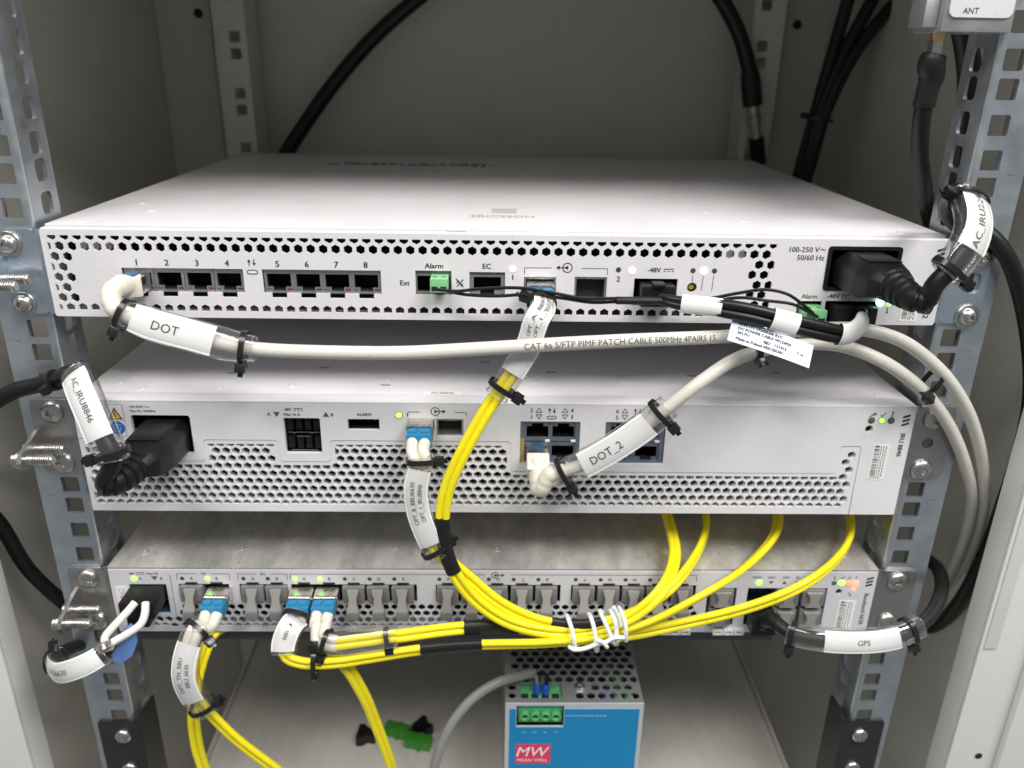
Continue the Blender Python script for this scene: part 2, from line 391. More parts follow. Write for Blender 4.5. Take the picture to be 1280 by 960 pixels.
def ground_tab(parent, zc, x=-243.5, yb=2, m='tab_steel'):
    x += 3
    poly = [(yb, zc+10), (yb-5, zc+9.5), (yb-16, zc+6), (yb-22, zc+4.4), (yb-24.5, zc), (yb-23, zc-4), (yb-19, zc-5.6), (yb, zc-6)]
    g = G().prism(poly, lambda u, v, w: V(x+w, u, v), -1.4, .6)
    t = g.build('ground_tab', m, parent)
    for yy, dz in ((-6, .6), (-17.5, 0)):
        gb = G(); x0 = x-1.4
        gb.lathe((x0, yy, zc+dz), (-1, 0, 0), [(3.0, 0), (4.8, .05), (4.8, 1.1), (3.8, 1.2), (3.8, 3.6), (3.2, 4.2)], 18)
        pr = [(2.6, 0), (2.6, 4)]
        h = 4
        while h < 13: pr += [(2.9, h), (2.9, h+.45), (2.3, h+.7), (2.3, h+.95)]; h += 1.15
        pr += [(2.1, h+.6)]
        gb.lathe((x+.6, yy, zc+dz), (1, 0, 0), pr, 16)
        gb.build('bolt', 'bolt_steel', t)
    return t

# ------------------------------------------------------------------ ports and plugs
def cavity(parent, x0, x1, z0, z1, y0, depth, m='void_black', name='socket', wall=.8, lip=None):
    g = G(); o = rect(x0-wall, x1+wall, z0-wall, z1+wall); i = rect(x0, x1, z0, z1)
    g.plate(o, [i], y0, y0+depth, XZ()); g.box(x0-wall, x1+wall, y0+depth, y0+depth+.6, z0-wall, z1+wall)
    return g.build(name, m, parent, smooth=False)
def rj_port(parent, cx, cz, y, latch_up=False, shield='rj_shield', w=14.2, h=12.2, leds=True):
    s = 1 if latch_up else -1
    key = 'rj_%s_%d' % (shield, s)
    def fn():
        hole = [(-5.8, -3.6*s), (5.8, -3.6*s), (5.8, 3.0*s), (3.1, 3.0*s), (3.1, 5.0*s), (-3.1, 5.0*s), (-3.1, 3.0*s), (-5.8, 3.0*s)]
        g = G().plate(rect(-w/2, w/2, -h/2, h/2), [hole], 0, 1.4, XZ()); return g
    p = place('network_port', shared(key, fn, shield), parent, (cx, y, cz))
    def fn2():
        g = G().plate(rect(-6.6, 6.6, -5.6, 5.6), [rect(-6, 6, -5.1, 5.1)], 1.45, 13, XZ()); g.box(-6.6, 6.6, 13, 13.5, -5.6, 5.6); return g
    place('port_cavity', shared('rjcav', fn2, 'void_black'), p, (cx, y, cz))
    def fn3():
        g = G()
        for k in range(8): g.box(-4.0+k*1.14-.22, -4.0+k*1.14+.22, 3.2, 8, -3.5*s, -2.9*s)
        return g
    place('contacts', shared('rjpin%d' % s, fn3, 'gold'), p, (cx, y, cz))
    if leds:
        for dx, m in ((-5.2, 'ind_green'), (5.2, 'ind_red')):
            place('port_light', shared('pl'+m, lambda: G().box(-1.3, 1.3, -.15, .6, -.6, .6, .1), m), p, (cx+dx, y, cz+4.15*s))
    return p
def rj_plug_socket(*a): pass
def sfp_cage(parent, x0, x1, z0, z1, y):
    g = G().plate(rect(x0, x1, z0, z1), [rect(x0+.9, x1-.9, z0+.9, z1-1.1)], y, y+16, XZ())
    g.box(x0+1, x1-1, y+16, y+16.5, z0+1, z1-1)
    c = g.build('optical_cage', 'rj_shield', parent, smooth=False)
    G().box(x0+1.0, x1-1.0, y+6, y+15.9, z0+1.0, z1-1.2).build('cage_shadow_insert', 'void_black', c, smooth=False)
    G().box((x0+x1)/2-2.6, (x0+x1)/2+2.6, y-.9, y+.4, z1-.9, z1+.3, .2).build('cage_latch', 'rj_shield', c)
    return c
def transceiver(cx, cz, y, label):
    t = thing('optical_transceiver', label, 'transceiver', (cx, y, cz), 'optical transceivers with cables plugged in')
    g = G().plate(rect(-6.5+cx, 6.5+cx, cz-4.3, cz+4.3), [rect(cx-5.6, cx+5.6, cz-3.5, cz+3.2)], y-9, y+5, XZ())
    g.build('module_body', 'sfp_metal', t, smooth=False)
    g = G().tube([V(cx-6.8, y-7, cz-2), V(cx-6.9, y-10, cz+2.5), V(cx-5.6, y-11, cz+4.4), V(cx+5.6, y-11, cz+4.4), V(cx+6.9, y-10, cz+2.5), V(cx+6.8, y-7, cz-2)], .55, 6)
    g.build('bail_latch', 'sfp_metal', t)
    g = G()
    for dx in (-5.9, 5.9): g.cyl(V(cx+dx, y-9.4, cz+3.2), V(cx+dx, y-10.2, cz+3.2), 1.25, 12)
    g.build('hinge_pin', 'bolt_steel', t)
    return t
def dust_plug(cx, cz, y, label):
    t = thing('dust_plug', label, 'dust plug', (cx, y, cz), 'grey dust plugs in empty optical ports')
    place('plug_body', shared('dustbody', lambda: G().box(-6.4, 6.4, -2.2, 6, -5.2, 5.2, .7), 'dust_grey'), t, (cx, y, cz))
    def fn():
        out = []
        for v, hw in ((4.2, 3.2), (3, 3.0), (0, 2.1), (-3, 2.3), (-6, 3.2), (-7.2, 3.4)): out.append((-hw, v))
        poly = out+[(-a, b) for a, b in out[::-1]]
        g = G().prism(poly, lambda u, v, w: V(u, -2.4-(4.2-v)*.35+w, v), -1.6, 0)
        return g
    place('pull_tab', shared('dusttab', fn, 'dust_tab'), t, (cx, y, cz))
    t.rotation_euler = (random.uniform(-.03, .03), random.uniform(-.05, .05), random.uniform(-.04, .04))
    place('tab_end', shared('dustend', lambda: G().box(-3.5, 3.5, -9.2, -5.2, -12.5, -7, .5), 'dust_grey'), t, (cx, y, cz))
    return t
def symbol_arrows(parent, cx, cz, y, h=3.4, m='ink'):
    g = G()
    for dx, s in ((-1.2, 1), (1.2, -1)):
        g.add([V(cx+dx-.2, y, cz-h/2*s), V(cx+dx+.2, y, cz-h/2*s), V(cx+dx+.2, y, cz+h*.1*s), V(cx+dx-.2, y, cz+h*.1*s)], [(0, 1, 2, 3)])
        g.add([V(cx+dx-.85, y, cz+h*.05*s), V(cx+dx+.85, y, cz+h*.05*s), V(cx+dx, y, cz+h/2*s)], [(0, 1, 2)])
    return g.build('arrow_marking', m, parent, smooth=False)
def stroke(g, pts, w, y):     # printed line in the panel plane
    for (a, b), (c, d) in zip(pts, pts[1:]):
        L = sqrt((c-a)**2+(d-b)**2); nx, nz = -(d-b)/L*w/2, (c-a)/L*w/2
        g.add([V(a+nx, y, b+nz), V(c+nx, y, d+nz), V(c-nx, y, d-nz), V(a-nx, y, b-nz)], [(0, 1, 2, 3)])
    return g
def marks(parent, lines, w, y, m='ink', name='printed_line'):
    g = G()
    for L in lines: stroke(g, L, w, y)
    return g.build(name, m, parent, smooth=False)
def optic_symbol(parent, cx, cz, y, s=1, flip=1):
    g = G(); n = 20; R = 2.3*s
    stroke(g, [(cx+1.2*flip+cos(2*pi*k/n)*R, cz+sin(2*pi*k/n)*R) for k in range(n+1)], .45, y)
    stroke(g, [(cx-3.2*flip, cz), (cx+1.2*flip, cz)], .45, y)
    g.add([V(cx-4.4*flip, y, cz), V(cx-2.6*flip, y, cz+1.1), V(cx-2.6*flip, y, cz-1.1)], [(0, 1, 2)])
    g.add([V(cx-.2*flip, y, cz), V(cx+1.6*flip, y, cz+1.1), V(cx+1.6*flip, y, cz-1.1)], [(0, 1, 2)])
    return g.build('optical_symbol', 'ink', parent, smooth=False)
def print_text(parent, txt, x, z, y, h, align='C', rot=0, m='ink'):
    g = G().text(txt, h, face_text(x, z, y, rot), align)
    mp = face_text(x, z, y-.02, rot); g.text(txt, h, lambda u, v, w: mp(u+.07*h, v, w), align)          # a second pass makes the strokes bolder
    return g.build('lettering', m, parent, smooth=False)
def dc_mark(parent, x, z, y, w=4.2, m='ink'):
    k = w/5
    return marks(parent, [[(x, z+.5), (x+w, z+.5)]]+[[(x+i*2*k, z-.6), (x+i*2*k+k, z-.6)] for i in range(3)], .4, y, m)
def bars_logo(parent, x, z, y, s=1):
    return marks(parent, [[(x-2*s, z+dz-.7*s), (x+2*s, z+dz+.7*s)] for dz in (2.4*s, 0, -2.4*s)], 1.25*s, y, name='bar_emblem')
def slots_lid(parent, pts, z, m='white_paint'):
    for x, y in pts:
        place('lid_rivet', shared('rivet'+m, lambda: G().lathe((0, 0, 0), (0, 0, 1), [(2.6, 0), (2.3, .25), (1.2, .3), (.9, -.1)], 16), m), parent, (x, y, z))

# ================================================================== THE CABINET
def structure(name, g, m, smooth=False):
    o = g.build(name, m, None, smooth=smooth); o['kind'] = 'structure'; return o
YB, XW, ZT, ZB = 400, 300, 185, -640
g = G().box(-XW-2, XW+2, YB, YB+3, ZB, ZT); bw = structure('back_wall', g, 'cabinet_paint')
for s, nm in ((-1, 'left_wall'), (1, 'right_wall')):
    w = structure(nm, G().box(s*XW, s*(XW+3), -14, YB-.5, ZB, ZT), 'cabinet_paint')
    # vertical corner fold in front of the back wall
    G().box(s*(XW-.3), s*(XW-48), YB-14, YB-.4, ZB, ZT, 1.5).build('corner_fold', 'cabinet_paint', w)
    G().lathe((s*262, YB-14.2, 112), (0, -1, 0), [(4, 0), (4, .3), (3.2, .5)], 16).build('hole_disc', 'black_plastic', w)  # black disc stands in for the dark of an open hole
structure('shade_ceiling', G().box(-XW, XW, -14, YB-.5, ZT+.5, ZT+3), 'cabinet_paint')  # unseen, set low to shade the rear of the top lid and the interior
structure('floor', G().box(-XW, XW, -14, YB-.5, ZB-3, ZB-.5), 'cabinet_paint')
for s, nm in ((-1, 'left_door_frame'), (1, 'right_door_frame')):
    g = G().box(s*275, s*336, -22, -19.5, ZB, ZT, .8); g.box(s*275, s*277.5, -19.2, -4, ZB, ZT, .6)
    o = structure(nm, g, 'frame_paint', smooth=True)
    G().box(s*303, s*338, -27, -22.2, ZB, ZT, 1.2).build('outer_lip', 'frame_paint', o)
    if s > 0:
        G().lathe((s*293, -22.1, -309), (0, -1, 0), [(2.2, 0), (2.2, .2)], 16).build('frame_hole', 'void_black', o)
        G().box(s*277, s*284, -22.9, -22.05, -228, 60, .3).build('inner_fold_strip', 'frame_paint', o)  # added strip standing in for the frame's recessed inner fold

# mounting rails
ZH = []
for k in range(-9, 6):
    for d in (6.35, -6.35, 22.2): ZH.append(-58+44.45*k+d)
RY = 3.8
def rail(name, side, label):
    t = thing(name, label, 'mounting rail', (side*237, RY, -470), 'front mounting rails')
    s = side; zt, zb = 184, -470
    xs = sorted((s*226.6, s*250)); hx = s*232.6
    holes = [rrect(hx-4.75, hx+4.75, z-4.75, z+4.75, .9, 2) for z in ZH if zb+10 < z < zt-10]
    G().plate(rect(xs[0], xs[1], zb, zt), holes, RY, RY+1.8, XZ()).build('front_flange', 'rail_zinc', t, smooth=False)
    holes = [rrect(15, 25, z-5.4, z+5.4, 2.2, 2) for z in ZH if zb+12 < z < zt-12]
    g = G().plate(rect(RY+2.6, 31, zb, zt), holes, 0, 1.8, lambda u, v, w: V(s*(224.2+w), u, v))
    # rounded bend between the flanges
    prof = [(224.2+2.4-2.4*cos(radians(a)), RY+2.4-2.4*sin(radians(a))) for a in range(0, 91, 15)]
    n = len(prof); g.add([V(s*a, b, z) for z in (zb, zt) for a, b in prof], [(i, i+1, n+i+1, n+i) for i in range(n-1)])
    g.build('side_flange', 'rail_zinc', t)
    g = G().box(s*248.2, s*250, RY+2, RY+22, zb, zt)
    prof = [(248+2*sin(radians(a)), RY+2-2*cos(radians(a))) for a in range(0, 91, 15)]
    g.build('outer_flange', 'rail_zinc', t)
    # small stamped unit marks
    g = G()
    for k in range(-9, 5):
        z = -58+44.45*k; stroke(g, [(s*242, z), (s*245.5, z)], .5, RY-.12); 
        if k % 2: stroke(g, [(s*239, z), (s*240.5, z)], .5, RY-.12)
    g.build('unit_marks', 'sfp_metal', t, smooth=False)
    return t
rail('mounting_rail', -1, 'galvanised front mounting rail with square holes on the left side')
rail('mounting_rail', 1, 'galvanised front mounting rail with square holes on the right side')
for s, lb in ((-1, 'grey rear rail with paired square holes at the back left'), (1, 'grey rear rail with paired square holes at the back right')):
    t = thing('rear_rail', lb, 'mounting rail', (s*224, 346, -470), 'rear mounting rails')
    xs = sorted((s*213, s*236)); holes = []
    for k in range(-9, 6):
        for d in (6.6, -6.6): holes.append(rect(s*221-4.3, s*221+4.3, 50+44.45*k+d-4.3-8, 50+44.45*k+d+4.3-8))
    G().plate(rect(xs[0], xs[1], -470, 184), [h for h in holes if h[0][1] > -460 and h[2][1] < 180], 346, 348, XZ()).build('rear_flange', 'cabinet_paint', t, smooth=False)
    G().box(s*211.2, s*213, 346, 384, -470, 184).build('side_flange', 'cabinet_paint', t)
    G().box(s*236.2, s*238, 346, 384, -470, 184).build('outer_flange', 'cabinet_paint', t)

# ================================================================== UPPER RADIO UNIT (1U)
def hex_rows(rows, x0, x1, r, keepfn, clipfn):
    out = []
    for z, xs, pitch in rows:
        k = 0; x = xs
        while x <= x1+r:
            if keepfn(x, z):
                h = clipfn(hexa(x, z, r), x, z)
                if h: out.append(h)
            x += pitch
    return out
D1 = thing('radio_unit', 'top white rack unit with single hexagon-hole border and port numbers 1 to 8', 'rack unit', (0, 165, -43.6), 'rack units')
y1 = 0
ports1 = [-176.6+14.5*k for k in range(4)]+[-108.8+14.25*k for k in range(4)]
cut = []
def rj_cut(xs, zt, zb, w):
    a = xs[0]-w/2; b = xs[-1]+w/2; out = [(a, zt)]
    out.append((a, zb))
    for x in xs: out += [(x-3.7, zb), (x-3.7, zb-2.4), (x+3.7, zb-2.4), (x+3.7, zb)]
    out += [(b, zb), (b, zt)]; return out
cut.append(rj_cut(ports1[:4], -18.7, -30.6, 15.2)); cut.append(rj_cut(ports1[4:], -18.7, -30.6, 15.0))
cut += [rect(-41.7, -24, -18.4, -30.6), rect(-15.2, 2.3, -18.8, -31.6), rect(11.6, 27.4, -20.9, -33.4), rect(36.6, 52.6, -20.6, -33.2), rect(66.1, 87.6, -21.1, -35.0),
        disc(95, -25.3, 2.5), rect(161, 196, -4.5, -25.3), rect(148.8, 161.2, -31.6, -41.8), rect(163, 189.5, -31.4, -42.6)]
def keep1(x, z):
    if z > -11: return x < 134
    if z < -38: return x < 134
    return x < -206 or 122 < x < 134
def clip1(h, x, z):
    x0, x1 = -217.2, 134.6
    if -38 < z < -11:
        if x < 0: x1 = -206.4
        else: x0 = 122.4
    h = box_clip(h, x0, x1, -40.3, -3.2)
    return h
rows = [(-3.4-5.1*i, -214.85 if i % 2 == 0 else -217.85, 6.0) for i in range(8)]
hx = hex_rows(rows, -217, 135, 2.38, keep1, clip1)
panel = G().plate(rrect(-220, 220, -43.6, -.4, 1.2), cut+hx, 0, 1.2, XZ()).build('front_panel', 'white_paint', D1, smooth=False)
g = G().box(-220, 220, 1.2, 7, -1.4, 0, .35); g.box(-220, -218.8, 1.25, 333, -43.6, -1.45); g.box(218.8, 220, 1.25, 333, -43.6, -1.45); g.box(-218.7, 218.7, 1.25, 333, -43.6, -42.5)
g.box(-218.7, 218.7, 331.8, 333, -42.4, -1.5); g.build('chassis', 'white_paint', D1)
lid = G().box(-220.2, 220.2, 6.2, 333.4, .05, .95, .3).build('lid', 'white_paint', D1)
G().box(-217, 217, 17, 330, -42, -2).build('dark_filler', 'void_black', D1, smooth=False)  # black block added so the panel holes look dark
# white internal pieces that show behind some holes
for x in (-203.5, -197.5, -191.5): 
    place('inner_boss', shared('boss', lambda: G().lathe((0, 0, 0), (0, -1, 0), [(2.6, 0), (2.6, 6), (2.2, 6.4)], 14), 'white_paint'), D1, (x+.4, 9.5, -9.3))
for x in (112, 118): place('inner_boss', _mesh['boss'], D1, (x, 9.5, -9.3))
slots_lid(D1, [(-198, 68), (-184, 45), (115, 64), (128.6, 38), (-205, 12), (200, 12), (68, 12), (-60, 12)], .95)
for x in ports1: rj_port(D1, x, -24.8, 1.6, False)
for k, x in enumerate(ports1): print_text(D1, str(k+1), x+.2, -15.9, -.12, 2.9)
symbol_arrows(D1, -120.9, -15.4, -.12)
def pill(parent, x, z, y, w=5.4, h=2.2):
    g = G().plate(rrect(x-w/2, x+w/2, z-h/2, z+h/2, h/2-.05), [rrect(x-w/2+.45, x+w/2-.45, z-h/2+.45, z+h/2-.45, h/2-.5)], y-.15, y+.1, XZ())
    p = g.build('light_bar_rim', 'ink_grey', parent, smooth=False); G().prism(rrect(x-w/2+.5, x+w/2-.5, z-h/2+.5, z+h/2-.5, h/2-.55), XZ(), y-.05, y+.05).build('light_bar', 'paper', p, smooth=False)
pill(D1, -120.9, -20.1, 0)
cavity(D1, -41.6, -24.1, -30.5, -18.5, 1.25, 14, 'void_black')
G().plate(rect(-41.6, -24.1, -30.5, -18.5), [rect(-41, -24.7, -29.3, -21.3)], 1.5, 3, XZ()).build('socket_rim', 'dust_grey', D1, smooth=False)
g = G().plate(rect(-15.1, 2.2, -31.5, -18.9), [[(-13.2, -21.5), (-13.2, -28.5), (-10, -28.5), (-10, -30.8), (-3, -30.8), (-3, -28.5), (.3, -28.5), (.3, -21.5)]], 1.3, 2.8, XZ()); ec = g.build('socket_rim', 'dust_grey', D1, smooth=False)
cavity(D1, -14.5, 1.6, -31.2, -19.4, 2.9, 12, 'void_black')
sfp_cage(D1, 11.7, 27.3, -33.3, -21, .6); sfp_cage(D1, 36.7, 52.5, -33.1, -20.7, .6)
for t_, x, z, h, al in (('Alarm', -32.6, -15.9, 2.5, 'C'), ('Ext', -47, -24.6, 2.5, 'C'), ('EC', -6.8, -15.8, 2.5, 'C'), ('1', 6, -21.2, 2.6, 'C'), ('2', 58, -21.4, 2.6, 'C'), ('-48V', 75.5, -16.7, 2.3, 'C')):
    print_text(D1, t_, x, z, -.12, h, al)
dc_mark(D1, 80.2, -16.7, -.12, 5)
print_text(D1, '100-250 V', 155.6, -5.6, -.12, 2.5, 'R', m='ink_grey'); print_text(D1, '50/60 Hz', 158.6, -9.6, -.12, 2.5, 'R', m='ink_grey')
marks(D1, [[(156.2, -5.9), (156.8, -5.2), (157.5, -5.6), (158.2, -6.0), (158.8, -5.3)]], .4, -.12, 'ink_grey')
print_text(D1, 'Alarm', 154.2, -29.1, -.12, 2.2, m='ink_grey'); print_text(D1, '-48V', 163.2, -28.8, -.12, 2.2, 'L', m='ink'); dc_mark(D1, 170.4, -28.8, -.12, 5); print_text(D1, '>60V', 176.4, -28.8, -.12, 2.2, 'L', m='ink')
# crossed bell mark by the alarm socket
marks(D1, [[(-21.9, -22.2), (-18.2, -26.4)], [(-18.2, -22.6), (-21.4, -26.2)], [(-21.6, -24.6), (-20.4, -23)], [(-19.6, -26), (-18.4, -24.8)]], .55, -.12)
optic_symbol(D1, 31.6, -16.1, -.12)
marks(D1, [[(11.8, -19.4), (11.8, -16.3), (25, -16.3)], [(40, -16.3), (52.5, -16.3), (52.5, -19.4)]], .3, -.12, 'ink_grey')
led(D1, 6, 0, -17, 1.45, 'led_white'); led(D1, 57.9, 0, -16.8, 1.3, 'led_off', .2); led(D1, 64.6, 0, -17.1, 1.7, 'led_white')
led(D1, 94.7, 0, -16.8, 1.3, 'led_off', .2); led(D1, 100.1, 0, -16.9, 1.8, 'led_white'); led(D1, 105.3, 0, -16.8, 1.3, 'led_off', .2)
marks(D1, [[(94.8, -18.8), (94.8, -22.5)], [(100, -19.4), (99.8, -27)], [(105.2, -18.8), (105, -27)]], .3, -.12, 'ink_grey')
G().lathe((95, 3.5, -25.3), (0, -1, 0), [(2.6, 0), (2.6, .3), (1.5, .5), (1.5, 1.6), (1.2, 1.9)], 16).build('reset_button', 'rj_side', D1)
cavity(D1, 66.2, 87.5, -34.9, -21.2, 1.25, 14, 'black_plastic')
cavity(D1, 161.2, 195.8, -25.1, -4.7, 1.25, 20, 'black_plastic')
G().plate(rrect(160.2, 196.8, -26, -3.8, 1.5), [rrect(162.2, 194.8, -24.3, -5.6, 1)], -.5, .9, XZ()).build('inlet_rim', 'black_plastic', D1)
cavity(D1, 148.9, 161.1, -41.7, -31.7, 1.25, 12, 'void_black'); cavity(D1, 163.1, 189.4, -42.5, -31.5, 1.25, 14, 'black_plastic')
led(D1, 190.3, -.2, -31.9, 1.9, 'led_mint', .9); led(D1, 195.2, 0, -32.6, 1.2, 'led_green', .3)
marks(D1, [[(194.9, -34.6), (194.9, -37.6)], [(194.3, -37), (195.5, -37)]], .4, -.12)
def id_sticker(parent, x0, x1, z0, z1, y, rows_, m='paper'):
    st = G().box(x0, x1, y-.18, y-.02, z0, z1).build('rating_sticker', m, parent, smooth=False)
    g = G(); rnd = random.Random(int(x0*10)); n = rows_; h = z1-z0
    stroke(g, [(x0+1.2, z1-1.0), (x0+3.6, z1-1.0)], 1.1, y-.25)
    for k in range(n):      # fine print in columns down the sticker
        x = x0+4.6+k*(x1-x0-5.4)/n; z = z1-.8
        while z > z0+2:
            L = rnd.uniform(.7, 2.2); stroke(g, [(x, z), (x, max(z0+.8, z-L))], .42, y-.25); z -= L+.5
    z = z1-2.6
    while z > z0+1.2:       # bar code
        w = rnd.choice((.25, .4, .6)); stroke(g, [(x0+1.1, z), (x0+3.8, z)], w, y-.25); z -= w+rnd.choice((.3, .45, .7))
    g.build('fine_print', 'ink_grey', st, smooth=False)
id_sticker(D1, 201.5, 210.5, -41.6, -30, 0, 4)
print_text(D1, 'IRU 2242', 214.9, -32.4, -.12, 2.7, 'C', -90, 'ink'); bars_logo(D1, 216, -7.2, -.12, .95)
G().text('ERICSSON', 3.3, lambda u, v, w: V(1.2+u*1.55, 42.3+v*1.9, 1.05)).build('lettering', 'ink_faint', lid, smooth=False)
g = G()
for k in range(3): g.box(-5, 9, 53+k*5.2, 55.6+k*5.2, .98, 1.05)
g.build('bar_emblem', 'ink_faint', lid, smooth=False)
G().text('IRU2242', 1.6, lambda u, v, w: V(-21.5+u*1.1, 4.2+v*1.3, .12)).build('lettering', 'ink_grey', D1, smooth=False)
g = G(); rnd = random.Random(3); x = -135
while x < -5:
    w = rnd.uniform(1.5, 8); g.box(x, x+w, 262+rnd.uniform(-3, 3), 269+rnd.uniform(-3, 8), .97, 1.04); x += w+rnd.uniform(.6, 3)
g.build('printed_notice', 'ink_grey', lid, smooth=False)
ear(D1, -1, -1, -43, 2.0, [rrect(-239.6, -233.4, -13, -4, 2.9), rrect(-239.6, -233.4, -43+3, -43+11, 2.9)])
ear(D1, 1, -1, -43, 2.0, [rrect(233.4, 240.6, -27.5, -16.5, 3.3, 4)])
screw(D1, 237.6, 1.9, -8.6, 4.7, 6.4); screw(D1, 237.3, 1.9, -39.2, 4.7, 6.4); screw(D1, -236.6, 1.9, -8.2, 4.7, 6.4); screw(D1, -235.3, 1.9, -37.6, 4.7, 6.0)
ground_tab(D1, -24, x=-243, m='ear_zinc')

# ================================================================== MIDDLE RADIO UNIT (1.5U)
D2 = thing('radio_unit', 'middle white rack unit with lower honeycomb grille and yellow warning sticker', 'rack unit', (0, 165, -153), 'rack units')
y2 = -2.1
def rcorner(pts, r):
    # polyline with rounded inner corners
    out = [pts[0]]
    for a, b, c in zip(pts, pts[1:], pts[2:]):
        va = Vector((a[0]-b[0], a[1]-b[1])); vc = Vector((c[0]-b[0], c[1]-b[1])); rr = min(r, va.length/2, vc.length/2)
        p = Vector(b)+va.normalized()*rr; q = Vector(b)+vc.normalized()*rr
        for k in range(5):
            t = k/4; out.append(tuple(p.lerp(Vector(b), t).lerp(Vector(b).lerp(q, t), t)))
    out.append(pts[-1]); return out
con = [(-220, -109.5), (-196, -109.5), (-195.4, -122.4), (-156, -122.4), (-155.4, -109.8), (-116.3, -109.8), (-115.8, -122.3), (-89.4, -122.3), (-88.8, -109.7), (6.6, -109.7), (7.4, -127.3), (183, -127.5), (183.2, -111), (194.6, -111), (194.9, -153)]
gr = rcorner(con, 2.0)
def shift(p, d): return [(a, b+d) for a, b in p]
main_poly = gr+[(220, -153), (220, -88.6), (-220, -88.6)]
grille_poly = [(a-.28 if a > 194.3 else a, b-.45) for a, b in gr[:-1]]+[(194.5, -153), (-220, -153)]
cut2 = [rrect(-191, -160.6, -118, -96, 1.5), rrect(-112.3, -93.4, -117.5, -97, .6), rrect(-79, -62.5, -103.8, -97.3, .4), rect(-47.4, -33.6, -106.8, -96.9), rect(-32.8, -18.6, -106.8, -96.9), rrect(11.4, 43, -122.6, -97.9, .4), rrect(56.3, 88.4, -122.6, -97.9, .4), disc(196.7, -100.9, 2.2)]
G().plate(main_poly, cut2, y2, y2+2.4, XZ()).build('front_panel', 'white_plastic', D2, smooth=False)
inset = [(-217.5, -111.9), (-198, -111.9), (-197.6, -124.6), (-153.6, -124.6), (-153.2, -112.3), (-118.5, -112.3), (-118, -124.6), (-87.2, -124.6), (-86.6, -112.3), (4.4, -112.3), (5.2, -129.6), (185.4, -129.8), (185.4, -113.4), (192.6, -113.4), (192.6, -148.6), (-217.5, -148.6)]
def lims(x, z):
    x0, x1, z0, z1 = -217.5, 192.6, -148.6, None
    z1 = -111.9 if x < -197.8 else -124.6 if x < -153.4 else -112.3 if x < -118.3 else -124.6 if x < -87 else -112.3 if x < 4.8 else -129.7 if x < 185.4 else -113.4
    if z > z1-.01 and z > -129: pass
    if z > -129.2:
        if x > 0:
            x0, x1 = (-87, 4.6) if x < 4.8 else (185.4, 192.6)
            if z < -124.6 and x < 4.8: x0 = -217
        elif z > -124.2:
            for a, b in ((-217.5, -197.8), (-153.4, -118.3), (-86.8, 4.6)):
                if a <= x <= b: x0, x1 = a, b
    return x0, x1, z0, z1
rows2 = [(-112.1-4.51*i, -219.9 if i % 2 == 0 else -217.3, 5.224) for i in range(9)]
hx2 = hex_rows(rows2, -217, 193, 2.42, lambda x, z: inside(x, z, inset) or (inside(x, z-.9, inset)) or inside(x, z+1.2, inset), lambda h, x, z: box_clip(h, *lims(x, z)))
G().plate(grille_poly, hx2, y2+.2, y2+4.6, XZ()).build('honeycomb_grille', 'white_plastic', D2, smooth=False)
g = G().box(-220, 220, y2, 9, -88.6, -87.6, .4); g.box(-220, -218.6, 2.6, 320, -153, -88.7); g.box(218.6, 220, 2.6, 320, -153, -88.7); g.box(-218.5, 218.5, 5.2, 320, -153, -151.8); g.box(-218.5, 218.5, 318.6, 320, -151.7, -88.8)
g.build('chassis', 'white_plastic', D2)
lid2 = G().box(-220.1, 220.1, 9.2, 320.4, -88.5, -87.75, .3).build('lid', 'white_paint', D2)
G().box(-217, 217, 16, 318, -151.5, -89).build('dark_filler', 'void_black', D2, smooth=False)  # black filler for the unlit inside behind the grille
slots_lid(D2, [(-205, 22), (-190, 14), (-150, 16), (-112, 20), (-62, 30), (20, 28), (70, 30), (105, 26), (192, 26), (206, 14), (-200, 30)], -87.8)
for x, y in ((-150, 38), (-100, 48), (-62, 22), (30, 44), (110, 40), (160, 46), (0, 26), (-8, 60)):
    place('lid_slot', shared('lidslot', lambda: G().box(-2.6, 2.6, -.7, .7, -.05, .03), 'ink_grey'), D2, (x, y, -87.75))
G().box(-40, -20, 8.2+1.2, 13, -87.75, -87.66).build('lid_sticker', 'paper', lid2, smooth=False)
G().text('IRU8846', 1.9, lambda u, v, w: V(-30+u*1.25, 11.1+v*1.3, -87.6)).build('lettering', 'ink', lid2, smooth=False)
yp = y2-.12
st = G().box(-202.8, -194.4, y2-.2, y2-.02, -108, -90).build('warning_sticker', 'paper', D2, smooth=False, label='sticker with yellow lightning triangle above a blue round symbol')
G().prism([(-202.2, -98.4), (-195, -98.4), (-198.6, -91.6)], XZ(), y2-.28, y2-.21).build('triangle_border', 'ink', st, smooth=False)
G().prism([(-201.2, -97.8), (-196, -97.8), (-198.6, -92.9)], XZ(), y2-.36, y2-.3).build('warning_triangle', 'warn_yellow', st, smooth=False)
marks(st, [[(-198.4, -93.8), (-199.4, -95.6), (-198, -95.6), (-198.9, -97.3)]], .45, y2-.4, 'ink', 'lightning_mark')
G().prism(disc(-198.5, -103.3, 3.9, 24), XZ(), y2-.3, y2-.22).build('round_symbol', 'warn_blue', st, smooth=False)
marks(st, [[(-200.8, -101.6), (-196.2, -101.6)], [(-200.2, -102.6), (-199.8, -105), (-197.4, -105.4), (-196.8, -102.8)]], .35, y2-.34, 'ink_pale', 'glove_outline')
marks(st, [[(-202.8, -99.1), (-194.4, -99.1)], [(-202.8, -90), (-194.4, -90), (-194.4, -108), (-202.8, -108), (-202.8, -90)]], .22, y2-.24, 'ink_grey', 'sticker_border')
